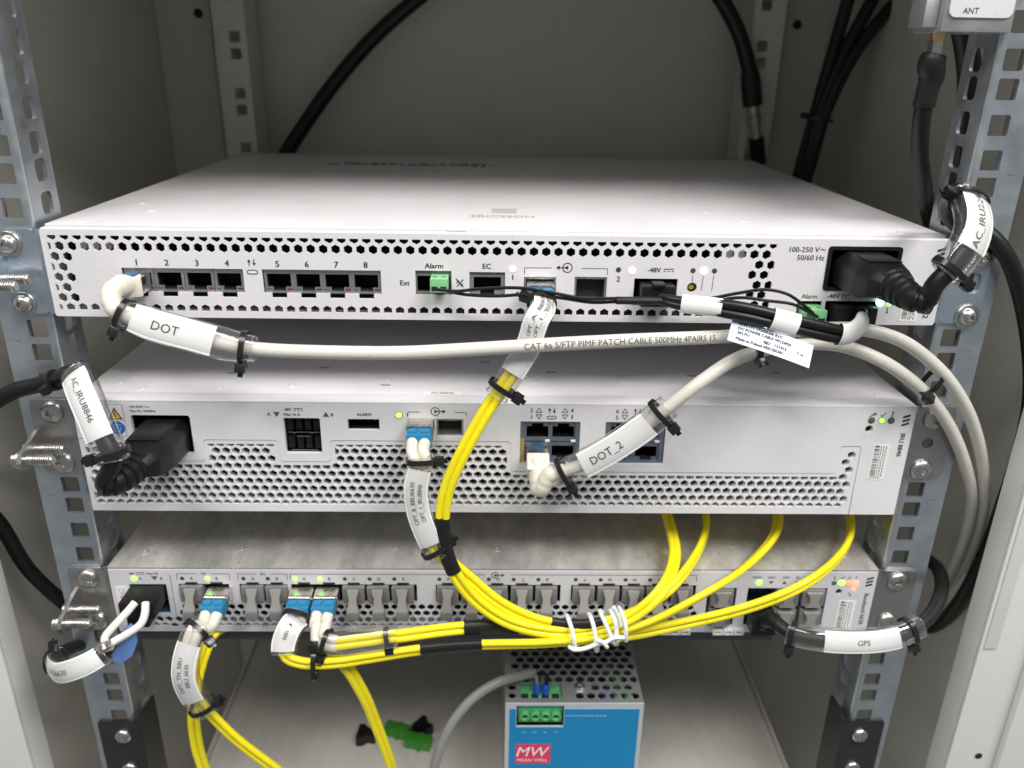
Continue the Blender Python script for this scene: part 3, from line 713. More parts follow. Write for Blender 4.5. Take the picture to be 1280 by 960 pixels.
for t_, x, z, h, al in (('100-250V', -190.6, -91.2, 1.25, 'L'), ('Max 9A, 50/60Hz', -190.6, -93.6, 1.25, 'L'), ('-48V', -111.8, -92.1, 1.5, 'L'), ('Max 16 A', -111.8, -94.9, 1.5, 'L'), ('A', -119.6, -94.8, 1.7, 'C'), ('B', -86.8, -94.9, 1.7, 'C'), ('ALARM', -70.4, -94.6, 1.6, 'C'), ('1', -47.6, -94.6, 1.9, 'R'),
                        ('2', 17, -91.5, 2.1, 'C'), ('1', 17, -95.2, 2.1, 'C'), ('4', 38.2, -91.4, 2.1, 'C'), ('3', 38.2, -95.1, 2.1, 'C'), ('6', 62, -91.7, 2.1, 'C'), ('5', 62, -95.3, 2.1, 'C'), ('8', 83.4, -91.6, 2.1, 'C'), ('7', 83.4, -95.2, 2.1, 'C')):
    print_text(D2, t_, x, z, yp, h, al, m='ink')
marks(D2, [[(-183.3, -91.5), (-182.6, -90.9), (-181.9, -91.3), (-181.2, -91.7), (-180.5, -91.1)]], .3, yp, 'ink_grey'); dc_mark(D2, -106.4, -92.1, yp, 4.6)
g = G(); 
for pts in ([(-117.2, -93.6), (-113.8, -93.6), (-115.5, -96.4)], [(-91.7, -96.1), (-88.3, -96.1), (-90, -93.3)]): g.prism(pts, XZ(), yp, yp+.05)
g.build('triangle_marking', 'ink_grey', D2, smooth=False)
for x, s in ((21, 1), (34.6, 1), (66, 1), (79.8, 1)):
    marks(D2, [[(x-1.5, -92.6), (x+1.5, -92.6), (x, -90.2), (x-1.5, -92.6)], [(x-1.5, -94), (x+1.5, -94), (x, -96.4), (x-1.5, -94)]], .35, yp, 'ink')
for x in (27.7, 72.6): symbol_arrows(D2, x, -91.6, yp, 3.2); pill(D2, x, -95.5, y2, 5.2, 1.9)
optic_symbol(D2, -32, -92.6, yp, .95, -1)
marks(D2, [[(-47.4, -95.2), (-47.4, -93), (-41.2, -93)], [(-23.2, -93), (-17, -93), (-17, -95.2)]], .35, yp, 'ink_grey')
led(D2, -52.2, y2, -94.8, 1.7, 'led_green'); G().lathe((-52.2, y2-.02, -94.8), (0, -1, 0), [(2.1, 0), (2.1, .1), (1.75, .12)], 18).build('light_rim', 'ink_grey', D2)
cavity(D2, -190.8, -160.8, -117.8, -96.2, y2+2.45, 18, 'black_plastic')
cavity(D2, -112, -93.7, -117.3, -97.2, y2+2.45, 12, 'void_black')
g = G()
for zc in (-102, -112.4):
    for dx in (-6.9, -2.3, 2.3, 6.9): g.box(-102.9+dx-1.6, -102.9+dx+1.6, y2+3, y2+9, zc-3.2, zc+3.4, .3)
g.build('power_contacts', 'black_plastic', D2)
marks(D2, [[(-111, -106.2), (-108.5, -106.2), (-107.8, -106.8), (-106.6, -106.2), (-99.5, -106.2), (-98.4, -106.8), (-97.5, -106.2), (-94.6, -106.2)], [(-106.6, -108.6), (-99.6, -108.6)], [(-110, -116.6), (-96, -116.6)]], .35, y2+2.4, 'ink_pale' if False else 'dust_grey', 'socket_ridge')
cavity(D2, -78.8, -62.7, -103.6, -97.5, y2+2.45, 10, 'void_black')
for k in range(4): place('contact_pin', shared('apin', lambda: G().box(-.4, .4, 0, 6, -.4, .4), 'dust_grey'), D2, (-76+k*3.5, y2+5, -99.6))
sfp_cage(D2, -47.3, -33.7, -106.7, -97, y2+.8); sfp_cage(D2, -32.7, -18.7, -106.7, -97, y2+.8)
for bx in (11.4, 56.3):
    G().plate(rect(bx, bx+31.6, -122.6, -97.9), [rect(bx+2.6, bx+29.6, -121.2, -99.4)], y2+1.2, y2+2.2, XZ()).build('port_bezel', 'rj_blue_shield', D2, smooth=False)
    G().box(bx+.2, bx+2.2, y2+1.0, y2+1.15, -122.4, -108).build('amber_strip', 'rj_side', D2, smooth=False)
    for cx in (bx+9.2, bx+22.9):
        rj_port(D2, cx, -104.6, y2+2.3, True, 'rj_blue_shield', w=13.6, h=11.4, leds=False); rj_port(D2, cx, -116.6, y2+2.3, False, 'rj_blue_shield', w=13.6, h=11.4, leds=False)
        place('port_light', shared('plw', lambda: G().box(-1.3, 1.3, -.2, .4, -.7, .7, .15), 'paper'), D2, (cx+5.3, y2+1.1, -109.6))
for x, m in ((197, 'led_dim'), (202.5, 'led_green'), (207.5, 'led_dim')):
    led(D2, x, y2, -95.8, 1.5, m); G().lathe((x, y2-.02, -95.8), (0, -1, 0), [(1.9, 0), (1.9, .1), (1.55, .12)], 18).build('light_rim', 'ink_grey', D2)
marks(D2, [[(195.6, -93.8), (198.2, -91.4)], [(197.4, -92.9), (199.2, -92.2)], [(198.2, -91.2), (199, -92.6)], [(201.4, -92.6), (202.2, -93.5), (204, -91.2)], [(207.6, -93.8), (207.6, -90.6)], [(207, -91), (208.3, -91)]], .5, yp)
cavity(D2, 194.7, 198.7, -102.9, -98.9, y2+2.45, 8, 'dust_grey')
bars_logo(D2, 215.4, -95.6, yp, .95); print_text(D2, 'IRU 8846', 215.4, -110, yp, 2.5, 'C', -90)
id_sticker(D2, 200.6, 210, -131, -110, y2, 3)
ear(D2, -1, -89.2, -131, 1.4, [], 'tab_steel'); ear(D2, 1, -89.2, -131, 1.4, [disc(231.8, -110.6, 3.1, 18)], 'tab_steel')
screw(D2, 232.4, 1.3, -96, 6.1, 0, 4); screw(D2, 231.6, 1.3, -126.4, 6.1, 0, 4); screw(D2, -232.6, 1.3, -96, 6.1, 0, 4); screw(D2, -232.4, 1.3, -125.6, 6.1, 0, 4)
ground_tab(D2, -114.5, x=-243.4)

# ================================================================== BASEBAND UNIT
D3 = thing('baseband_unit', 'lowest rack unit with bare metal lid and long row of optical ports', 'rack unit', (0, 165, -235.5), 'rack units')
y3 = .5; yq = y3-.12
LX = {'TA': -179, 'TB': -164.8, 'IA': -144.4, 'IB': -130.6, 'A': -115.2, 'B': -101, 'C': -86.9, 'D': -72.8, 'E': -58.7, 'F': -33, 'G': -18.9, 'H': -4.7, 'J': 9.6, 'K': 23.8, 'L': 45.3, 'M': 59.7, 'N': 74, 'P': 88.2, 'Q': 102.4}
blocks = [(-181.6, -153), (-147.2, -119.8), (-117.9, -46), (-35.2, 36.8), (42.8, 115.4)]
cut3 = [rect(a, b, -214.2, -202.3) for a, b in blocks]+[rect(-209.5, -188.6, -223, -202.6), rect(122.4, 139.4, -230.5, -204), rect(145.8, 192.4, -230.5, -204), disc(199.2, -206.4, 1.9)]
rows3 = [(-218.2-4.45*i, -184.6 if i % 2 == 0 else -187.2, 5.224) for i in range(4)]
hx3 = hex_rows(rows3, -184, 118, 2.3, lambda x, z: -184 < x < 117 or (z < -226 and -208 < x <= -184), lambda h, x, z: box_clip(h, -183.4 if x > -184 else -208, 117.5, -231.6, -215.9))
hx3 += [h for h in (box_clip(hexa(-206+5.224*k+(2.6 if j else 0), -226.9-4.45*j, 2.2), -208, -185, -231.6, -215) for k in range(4) for j in (0, 1)) if h]
G().plate(rect(-220, 220, -235.5, -193), cut3+hx3, y3, y3+1.2, XZ()).build('front_panel', 'grey_panel', D3, smooth=False)
g = G().box(-220, 220, y3+1.25, 8, -193.4, -192.2, .3); g.box(-220, -218.8, 1.8, 300, -235.5, -193.5); g.box(218.8, 220, 1.8, 300, -235.5, -193.5); g.box(-218.7, 218.7, 1.8, 300, -235.5, -234.4); g.box(-218.7, 218.7, 298.8, 300, -234.3, -193.5)
g.build('chassis', 'grey_panel', D3)
lid3 = G().box(-220.2, 220.2, y3+.3, 300.3, -192.1, -191.4, .25).build('lid', 'lid_metal', D3)
G().box(-217, 217, 15, 298, -234, -194).build('dark_filler', 'void_black', D3, smooth=False)  # black filler, stands in for the shade inside the case
slots_lid(D3, [(-205, 16), (-150, 20), (205, 16), (190, 30), (0, 20), (100, 20), (-60, 22), (140, 26)], -191.35, 'lid_metal')
for a, b in blocks: cavity(D3, a+.1, b-.1, -214.1, -202.4, y3+1.25, 12, 'void_black')
cavity(D3, -209.3, -188.8, -222.8, -202.8, y3+1.25, 12, 'port_blue'); cavity(D3, 122.5, 139.3, -230.4, -204.1, y3+1.25, 12, 'port_blue'); cavity(D3, 145.9, 192.3, -230.4, -204.1, y3+1.25, 12, 'port_blue')
lit = {'TB', 'A', 'B'}
for k, x in LX.items():
    led(D3, x, y3, -198.6, 1.5 if k in lit else 1.2, 'led_green' if k in lit else 'led_off', .5 if k in lit else .15)
    print_text(D3, k[-1], x+5.2, -198.6, yq, 1.9, m='ink_grey')
    place('cage_latch', shared('latch3', lambda: G().box(-3.4, 3.4, -.5, .4, -.5, .5, .2), 'void_black'), D3, (x+4.9, y3-.1, -201.6))
    if k not in lit:
        row = {'TA': 'leftmost port', 'IA': 'left port of the IDL pair', 'IB': 'right port of the IDL pair'}.get(k, 'port marked '+k)
        dust_plug(x+4.7, -208.2, y3, 'grey dust plug in the %s of the lowest unit' % row)
for t_, x in (('TN', -166.8), ('IDL', -133)):
    print_text(D3, t_, x, -195.4, yq, 1.5, m='ink_grey')
marks(D3, [[(-181.8, -199.6), (-181.8, -195.4), (-171, -195.4)], [(-162.6, -195.4), (-152.2, -195.4), (-152.2, -199.6)], [(-147.4, -199.6), (-147.4, -195.4), (-137, -195.4)], [(-129, -195.4), (-119.6, -195.4), (-119.6, -199.6)], [(-117.9, -199.6), (-117.9, -195.4), (-7, -195.4)], [(8, -195.4), (115, -195.4), (115, -199.6)]], .3, yq, 'ink_grey')
optic_symbol(D3, 0, -195.8, yq, .8, -1)
print_text(D3, '-48V', -209, -195.4, yq, 1.4, 'L', m='ink_grey'); dc_mark(D3, -204.2, -195.4, yq, 4.5); print_text(D3, 'Max 9A', -198.4, -195.4, yq, 1.4, 'L', m='ink_grey')
led(D3, -206, y3, -198.9, 1.8, 'led_green'); print_text(D3, 'A', -202.6, -198.7, yq, 1.6, m='ink_grey'); print_text(D3, 'B', -190.8, -198.6, yq, 1.6, m='ink_grey')
G().prism([(-196.4, -197.2), (-192.6, -197.2), (-194.5, -199.8)], XZ(), yq, yq+.05).build('triangle_marking', 'ink_grey', D3, smooth=False)
marks(D3, [[(-209.9, -223.4), (-209.9, -226), (-185.6, -226), (-185.6, -196)]], .3, yq, 'ink_grey')
stk = G().box(-217.6, -210.8, y3-.15, y3-.02, -231, -204).build('side_sticker', 'paper', D3, smooth=False)
marks(stk, [[(-215.5, -206), (-215.5, -207.5)], [(-213.2, -205.8), (-213.2, -209.6)], [(-214.6, -208), (-214.6, -211)], [(-213.4, -211), (-215.8, -211.4), (-213.6, -213)], [(-215.6, -214.6), (-213.6, -215.2)]], .55, y3-.2, 'ink_pink', 'fine_print')
for t_, x in (('LMT', 134), ('SYNC', 150), ('EAU', 158.6), ('LMT', 167), ('EC', 174), ('SAU', 182)): print_text(D3, t_, x, -196.6, yq, 1.5, m='ink_grey')
for x, up in ((130.8, 0), (158.6, 0), (166.4, 1), (174, 0), (184, 1)):
    G().prism([(x-1.5, -199.2-1.2*up*1), (x+1.5, -199.2-1.2*up), (x, -201+1.9*up)] if not up else [(x-1.5, -201), (x+1.5, -201), (x, -199)], XZ(), yq, yq+.05).build('triangle_marking', 'ink_grey', D3, smooth=False)
led(D3, 151.6, y3, -200.2, 1.9, 'led_green')
for x, z, r, m in ((195.4, -200.2, 1.4, 'led_dim'), (199.7, -200.2, 2.0, 'led_green'), (203.7, -200.4, 1.6, 'led_orange'), (207.8, -200.4, 2.1, 'led_red'), (207.4, -204.5, 1.3, 'led_red')): led(D3, x, y3, z, r, m)
marks(D3, [[(195.3, -198), (195.3, -195.6)], [(198.8, -196.8), (199.6, -197.6), (201, -195.8)], [(202.8, -197.6), (204.6, -196)], [(207.8, -197.6), (207.8, -195.4)], [(205, -207), (206.6, -208.4), (205.6, -209.6)]], .5, yq, 'ink_grey')
cavity(D3, 197.4, 201, -208.2, -204.6, y3+1.25, 6, 'dust_grey')
bars_logo(D3, 216, -199.4, yq, .95); print_text(D3, 'Baseband 6630', 215.9, -218.4, yq, 2.5, 'C', -90, 'ink_grey'); id_sticker(D3, 200.4, 210.6, -233.5, -212.6, y3, 3)
for k in range(6): place('white_tab', shared('wtab', lambda: G().plate(rect(-2.9, 2.9, -1.7, 1.7), [rect(-1.7, 1.7, -.7, .7)], -3.2, 0, XZ()), 'paper'), D3, (99+k*6.2 if k < 3 else 112+k*6.2, y3-.1, -233.4))
# grey covers in the right-hand sockets
def socket_cover(cx, cz, y, label, hh=11.6):
    t = thing('socket_cover', label, 'dust plug', (cx, y, cz), 'grey covers in the right-hand sockets')
    place('cover_body', shared('covbody', lambda: G().box(-6.6, 6.6, -1.6, 8, -5.6, 5.6, .6), 'dust_grey'), t, (cx, y, cz))
    def fn():
        out = [(-4.6, 4.6), (-3.4, 3), (-2.4, 0), (-3, -3), (-4.6, -5)]; poly = out+[(-a, b) for a, b in out[::-1]]
        return G().prism(poly, XZ(), -3.6, -1.62)
    place('pull_tab', shared('covtab', fn, 'dust_tab'), t, (cx, y, cz)); return t
for x, z, lb in ((131, -210.2, 'upper grey cover in the narrow two-high socket of the lowest unit'), (131, -223.8, 'lower grey cover in the narrow two-high socket of the lowest unit'),
                 (169.2, -210.2, 'upper grey cover in the middle column of the wide socket block'), (169.2, -223.8, 'lower grey cover in the middle column of the wide socket block'),
                 (184.4, -210.2, 'upper grey cover in the right column of the wide socket block'), (184.4, -223.8, 'lower grey cover in the right column of the wide socket block')):
    socket_cover(x, z, y3, lb)
ear(D3, -1, -193, -235, 2.0, [], 'tab_steel'); ear(D3, 1, -193, -235, 2.0, [], 'tab_steel')
screw(D3, 233.2, 1.9, -199.8, 6.1, 0, 4); screw(D3, 232.4, 1.9, -228.6, 6.1, 0, 4); screw(D3, -232.8, 1.9, -199.8, 6.1, 0, 4); screw(D3, -232.6, 1.9, -229, 6.1, 0, 4)
ground_tab(D3, -216, x=-242.6)
b = G().box(-214, 168, 8, 26, -248, -236.6, 1.2).build('support_bar', 'bar_metal', None, loc=(0, 17, -248)); tag(b, 'dark metal support bar running beneath the lowest rack unit', 'bar')

# ================================================================== SHELF AND POWER SUPPLY
SH = thing('rack_shelf', 'wide metal shelf at the bottom carrying the blue power supply', 'shelf', (0, 150, -418))
G().box(-214, 218, -30, 340, -416, -413.9, .6).build('tray', 'shelf_metal', SH)
for s in (-1, 1):
    G().plate([(-8, -409), (-8, -420), (330, -420), (330, -409)], [], 0, 1.6, lambda u, v, w: V(s*(214.4+w)+(4 if s > 0 else 0), u, v)).build('side_panel', 'shelf_metal', SH, smooth=False)
    xs = sorted((s*221.5, s*246)); G().plate(rrect(xs[0], xs[1], -352, -305, 2.5), [], 2.0, 3.7, XZ()).build('mounting_ear', 'black_metal', SH, smooth=False)
    G().box(s*219.6, s*221.4, 2, 24, -420, -305).build('ear_leg', 'black_metal', SH)
    for z in (-316.5, -344): screw(SH, s*231.6, 1.9, z, 5.2, 0, 4)
PS = thing('power_supply', 'blue and grey box power supply with green screw terminals', 'power supply', (48.8, 64, -413.7))
px0, px1, pt, pb = 6.1, 91.5, -288.4, -413.7
# perforated top
holes = []
for j, yy in enumerate((5.8, 13.0)):
    for k in range(6): 
        if j or True: holes.append([(a, b) for a, b in hexa(49+6.9*k+(3.4 if j == 0 else 6.9), yy, 2.9) if True] if 49+6.9*k+(3.4 if j == 0 else 6.9) < 89 else None)
for j in range(12):
    yy = 20.2+5.98*j
    for k in range(12):
        x = 12.6+6.9*k+(3.45 if j % 2 else 0)
        if x < 89: holes.append(hexa(x, yy, 2.95))
for yy in (6, 13): holes.append(hexa(10.3, yy, 2.6))
holes = [h for h in holes if h]
holes = [h for h in holes if not any(abs(h[0][0]-53) < 7 and abs(sum(q[1] for q in h)/6-14) < 5 for _ in (0,))]
holes.append(rect(15, 41.5, 3.6, 16.4))
G().plate(rect(px0, px1, 0, 128), holes, pt, pt-1.0, lambda u, v, w: V(u, v, w)).build('perforated_top', 'psu_metal', PS, smooth=False)
g = G().box(px0, px0+1.2, 0, 128, pb, pt-1.05); g.box(px1-1.2, px1, 0, 128, pb, pt-1.05); g.box(px0+1.25, px1-1.25, 126.8, 128, pb, pt-1.05); g.box(px0+1.25, px1-1.25, 1, 126.7, pb, pb+1.2)
g.build('housing', 'psu_metal', PS, smooth=False)
G().plate(rect(px0, px1, pb, pt), [rect(13, 42.2, -306.4, -290)], -1.2, -.05, XZ()).build('front_plate', 'psu_edge', PS, smooth=False)
G().plate(rect(px0+2.6, px1-2.6, pb+2, pt-4), [[(12.6, pt-3.9), (12.6, -306.8), (42.6, -306.8), (42.6, pt-3.9)]], -1.5, -1.25, XZ()).build('blue_label', 'psu_blue', PS, smooth=False)
G().box(px0+2, px1-2, 20, 120, pb+6, pt-12).build('circuit_core', 'pcb_brown', PS, smooth=False)
rnd = random.Random(11)
for k in range(14):
    x, y = rnd.uniform(14, 84), rnd.uniform(24, 90); r = rnd.uniform(2.5, 5); m = rnd.choice(['black_plastic', 'dust_grey', 'black_plastic', 'term_green', 'pcb_brown'])
    G().cyl(V(x, y, pt-13), V(x, y, pt-rnd.uniform(4, 8)), r, 14).build('capacitor', m, PS)
for x, m in ((70, 'ferrule_blue'), (77, 'term_green'), (84, 'term_green')): G().box(x-2.6, x+2.6, 3, 16, pt-8, pt-4, .4).build('trimmer', m, PS)
tb = G().box(14, 41.6, 1.5, 17.5, -305.8, pt-2.2, .5).build('terminal_block', 'term_green', PS)
for k in range(4):
    x = 18.2+k*6.4
    G().lathe((x, 1.4, -298.6), (0, -1, 0), [(3.1, 0), (3.1, 3.2), (2.3, 3.4), (1.9, 1.4)], 18).build('terminal_screw', 'term_green', tb)
    G().lathe((x, .6, -298.9), (0, -1, 0), [(1.7, 0), (1.7, .8)], 12).build('screw_slot', 'led_off', tb)
    G().box(x-2.2, x+2.2, 5, 9.4, pt-2.15, pt-1.7).build('wire_hole', 'void_black', tb, smooth=False)
for x in (26, 31.5): G().cyl(V(x, 10, pt-3), V(x, 11.5, pt+4), 2.3, 12).build('ferrule', 'ferrule_blue', tb)
place('screw', shared('topscrew', lambda: G().lathe((0, 0, 0), (0, 0, 1), [(3.6, 0), (3.4, 1), (2.2, 1.7), (1.2, 1.75), (.9, .9)], 18), 'bolt_steel'), PS, (53, 13.2, pt))
lg = G().box(12.8, 34.9, -1.66, -1.52, -336.4, -320.4).build('maker_plate', 'psu_red', PS, smooth=False)
G().text('MW', 7.6, lambda u, v, w: V(23.8+u*.98+v*.25, -1.75, -326.4+v)).build('lettering', 'ink_white', lg, smooth=False)
G().text('MEAN WELL', 2.4, face_text(23.8, -333.4, -1.75)).build('lettering', 'ink_white', lg, smooth=False)
for k, t_ in enumerate(('+V', '+V', '-V', '-V')): print_text(PS, t_, 17.6+k*6.6, -310.8, -1.6, 1.7, m='ink_pale')
marks(PS, [[(43.4+k*2.6, -297.4), (45.2+k*2.6+(k % 3)*.2, -297.4)] for k in range(10)], .8, -1.6, 'ink_pale', 'fine_print')

# antenna surge box at the top right
AN = thing('antenna_box', 'small metal box marked ANT above the right rail', 'junction box', (205, 20, 92.6))
G().box(194, 226, 0, 26, 92.6, 150, 1.0).build('box_body', 'cast_metal', AN)
G().box(187.6, 193.9, 4, 18, 94.5, 106, .6).build('side_bracket', 'cast_metal', AN)
pl = G().prism(rrect(196, 224.5, 98.6, 148, 3), XZ(), -.9, -.02).build('name_plate', 'grey_panel', AN, smooth=False)
G().text('ANT', 2.4, face_text(205.5, 101.3, -1.02)).build('lettering', 'ink', pl, smooth=False)

# ================================================================== CABLES
def nothing(): pass
def sleeve(parent, path, a, b, w=13, t=9.5, ties=(0, 1), label_rng=(.14, .8), lines=(), th=2.7, rev=False, n0=N0, heads=(1, 1), taper=.82, textpos=.5, paper=True):
    """clear marker tube with a paper strip, its print and two cable ties; a, b are arc lengths on the path"""
    n = max(14, int((b-a)/2.2)); pts = [path.pt(a+(b-a)*i/(n-1)) for i in range(n)]; T = tangents(pts); h_ = n//2; N = rmf(pts[h_::-1], T[h_::-1], n0)[::-1]+rmf(pts[h_:], T[h_:], n0)[1:]; seg = 22
    def prof(u):              # a little narrower at both ends
        e = min(u, 1-u)/.22; return taper+(1-taper)*min(1, e)**.7
    def sec(i, u, scale=1, off=0):
        S = T[i].cross(N[i]); k = prof(u)
        out = []
        for q in range(seg):
            an = 2*pi*q/seg; c, s_ = cos(an), sin(an); e = .75
            out.append(pts[i]+S*(math.copysign(abs(c)**e, c)*(w/2*k+off))+N[i]*(math.copysign(abs(s_)**e, s_)*(t/2*(.75+.25*k)+off)))
        return out
    g = G(); vs = []; fs = []
    for i in range(n): vs += sec(i, i/(n-1))
    for i in range(n-1):
        for q in range(seg): fs.append((i*seg+q, i*seg+(q+1) % seg, (i+1)*seg+(q+1) % seg, (i+1)*seg+q))
    g.add(vs, fs); sl = g.build('marker_sleeve', 'clear_sleeve', parent, ang=80)
    # rolled end rims
    for i in (0, n-1):
        gg = G(); loop = sec(i, i/(n-1)); gg.tube(loop+[loop[0], loop[1]], .4, 6, caps=False); gg.build('sleeve_rim', 'clear_sleeve', sl, ang=80)
    # paper strip
    def fr(u):
        x = u*(n-1); i = min(int(x), n-2); f = x-i
        p = pts[i].lerp(pts[i+1], f); tt = T[i].lerp(T[i+1], f).normalized(); nn = N[i].lerp(N[i+1], f); nn = (nn-tt*nn.dot(tt)).normalized()
        return p, tt, nn, tt.cross(nn)
    l0, l1 = label_rng; m = 24; ww = w*.90/2; vs = []; fs = []; cols = 11
    def strip(u, v, lift):    # v in -1..1 across
        p, tt, nn, ss = fr(u); k = prof(u); return p+ss*(v*ww*k)+nn*((t/2*(.75+.25*k))*sqrt(max(0, 1-(v*.8)**2*.55))-.55+lift)
    for i in range(m):
        for c in range(cols): vs.append(strip(l0+(l1-l0)*i/(m-1), -1+2*c/(cols-1), 0))
    for i in range(m-1):
        for c in range(cols-1): fs.append((i*cols+c, i*cols+c+1, (i+1)*cols+c+1, (i+1)*cols+c))
    if paper: G().add(vs, fs).build('paper_label', 'paper', sl, ang=80)
    if lines:
        gt = G(); L = (b-a); mid = l0+(l1-l0)*textpos; d = -1 if rev else 1
        for j, tx in enumerate(lines):
            off = ((len(lines)-1)/2-j)*th*1.75
            # reading direction D = d*T, up = N x D = d*(N x T) = -d*S
            gt.text(tx, th, lambda u, v, w_: strip(mid+d*u/L, -d*(v+off)/ww, .2), fine=True)
        gt.build('label_print', 'ink', sl, smooth=False)
    # cable ties
    for j, (u, hd) in enumerate(zip((.06, .93), heads)):
        if j not in ties: continue
        i = min(n-2, max(1, int(u*(n-1)))); loop = sec(i, i/(n-1), 1, .35); o2 = sec(i, i/(n-1), 1, 1.25); tt = T[i]
        gg = G(); vs = []; k = seg
        for q in range(k): vs += [loop[q]-tt*1.3, loop[q]+tt*1.3, o2[q]+tt*1.3, o2[q]-tt*1.3]
        fs = []
        for q in range(k):
            r = (q+1) % k
            for c in range(4): fs.append((q*4+c, q*4+(c+1) % 4, r*4+(c+1) % 4, r*4+c))
        gg.add(vs, fs); tie = gg.build('cable_tie', 'tie_black', sl, ang=50)
        S = tt.cross(N[i]); sd = S*hd; e = pts[i]+sd*(w/2*prof(u)+3.0)+N[i]*.5
        gg = G().obox(e, tt, sd, N[i], 2.5, 2.4, 2.3, .45); gg.obox(e+sd*3.0-N[i]*.4, tt, sd, N[i], 1.2, 1.3, .6, .2); gg.build('tie_head', 'tie_black', tie)
    return sl
def ring_tie(parent, path, a, r, head=(1, 0), m='tie_black', flat=1.0, wid=1.3, name='cable_tie'):
    p = path.pt(a); t = path.tan(a); n = (N0-t*N0.dot(t)).normalized(); s_ = t.cross(n); k = 24; vs = []; fs = []
    for q in range(k):
        d = n*cos(2*pi*q/k)*flat+s_*sin(2*pi*q/k); vs += [p+d*r-t*wid, p+d*r+t*wid, p+d*(r+1)+t*wid, p+d*(r+1)-t*wid]
    for q in range(k):
        w = (q+1) % k
        for c in range(4): fs.append((q*4+c, q*4+(c+1) % 4, w*4+(c+1) % 4, w*4+c))
    o = G().add(vs, fs).build(name, m, parent, ang=50)
    d = (s_*head[0]+n*head[1]).normalized(); e = p+d*(r+2.8); G().obox(e, t, d, t.cross(d), 2.4, 2.4, 2.2, .45).build('tie_head', m, o)
    return o
def ribbed(parent, pts, r0, r1, m, name='strain_relief', ribs=7, seg=16, amp=.84):
    n = len(pts); g = G(); P = Path(pts, 1.0); L = P.L[-1]; q = []; R = []
    k = int(L/.8)
    for i in range(k+1):
        a = L*i/k; f = i/k; base = r0+(r1-r0)*f; ph = (f*ribs) % 1
        q.append(P.pt(a)); R.append(base*(1.0 if ph < .62 else amp))
    return g.tube(q, R, seg).build(name, m, parent, ang=30)
def iec_plug(parent, cx, cz, y, L, hw=13.2, hh=8.2):
    g = G(); seg = []
    for yy, k in ((y+12, 1), (y-6, 1), (y-L*.55, .98), (y-L*.85, .82), (y-L, .55)):
        seg.append([V(cx+a*k, yy, cz+b*k) for a, b in ((-hw, -hh), (hw, -hh), (hw, hh*.35), (hw-4.5, hh), (-hw+4.5, hh), (-hw, hh*.35))])
    vs = [v for s_ in seg for v in s_]; fs = [(i*6+k, i*6+(k+1) % 6, (i+1)*6+(k+1) % 6, (i+1)*6+k) for i in range(len(seg)-1) for k in range(6)]+[[0, 1, 2, 3, 4, 5], [(len(seg)-1)*6+k for k in range(6)]]
    bm = bmesh.new(); bv = [bm.verts.new(v) for v in vs]
    for f in fs: bm.faces.new([bv[i] for i in f])
    bmesh.ops.recalc_face_normals(bm, faces=bm.faces); bmesh.ops.bevel(bm, geom=list(bm.edges), offset=.9, segments=2, affect='EDGES', profile=.6); bm.verts.index_update()
    g.add([v.co.copy() for v in bm.verts], [[v.index for v in f.verts] for f in bm.faces]); bm.free()
    o = g.build('power_plug', 'black_plastic', parent)
    G().box(cx-8, cx+8, y-L*.62, y-8, cz+hh-.1, cz+hh+.35, .2).build('plug_ridge', 'black_plastic', o)
    return o
def cable_thing(name, label, cat, base, group=None): return thing(name, label, cat, base, group)

# ---- grey network cable marked DOT
c1 = cable_thing('network_cable', 'pale grey network cable with sleeve marked DOT running across the front', 'cable', at(640, 435, -34), 'grey network cables')
pc1 = Path([V(-176.8, -8, -25.2), (152, 357, -15), (139, 366, -22), (143, 384, -27), (190, 405, -30), (240, 419, -31), (290, 432, -32), (330, 437, -32), (400, 440, -33), (500, 441, -34), (600, 436, -35), (700, 430, -36), (800, 425, -31), (900, 421, -20), (960, 417, -12), (1010, 412, -9), (1070, 411, -11), (1125, 425, -14), (1172, 460, -16), (1205, 505, -11), (1222, 550, -4), (1229, 595, 5), (1228, 640, 16), (1217, 680, 30), (1200, 715, 46), (1180, 745, 66)])
a0 = pc1.near(158, 392)
G().tube(pc1.sub(a0-4, pc1.L[-1]), 3.25, 24).build('sheath', 'cat_grey', c1)
G().box(-183, -171.2, -9, 9, -29.5, -21.2, .5).build('plug_shell', 'sfp_metal', c1); G().box(-180, -174, -10, -2, -21.2, -19.8, .3).build('latch', 'port_blue', c1)
G().obox((-177.6, -8.5, -25.4), (.93, .36, 0), (-.36, .93, 0), (0, 0, 1), 5.8, 5.2, 4.8, 1.1).build('plug_boot', 'boot_cream', c1)
ribbed(c1, [V(-177.4, -9, -25.2), at(152, 357, -15), at(139.5, 366, -22), at(143, 384, -27), at(160, 394, -29), at(176, 400, -30)], 5.2, 3.9, 'boot_cream', 'boot', 10, 20, .955)
sleeve(c1, pc1, pc1.near(153, 389), pc1.near(316, 436), 15.5, 11, label_rng=(.12, .72), lines=('DOT',), th=4.0, textpos=.42, heads=(1, 1), taper=.74)
# printed legend along the sheath
def cable_text(parent, path, a, r, txt, h, m='ink_grey', up=V(0, -.35, 1)):
    g = G(); n0 = V(0, -1, .25)
    def mp(u, v, w):
        s_ = a+u; p = path.pt(s_); t = path.tan(s_); n = (n0-t*n0.dot(t)).normalized(); q = n.cross(t); an = v/r
        return p+(n*cos(an)+q*sin(an))*(r+.16)
    g.text(txt, h, mp, 'L', fine=True); return g.build('sheath_print', m, parent, smooth=False)
cable_text(c1, pc1, pc1.near(655, 433), 3.25, 'CAT 6a S/FTP PIMF PATCH CABLE 500MHz 4PAIRS 15', 2.75)

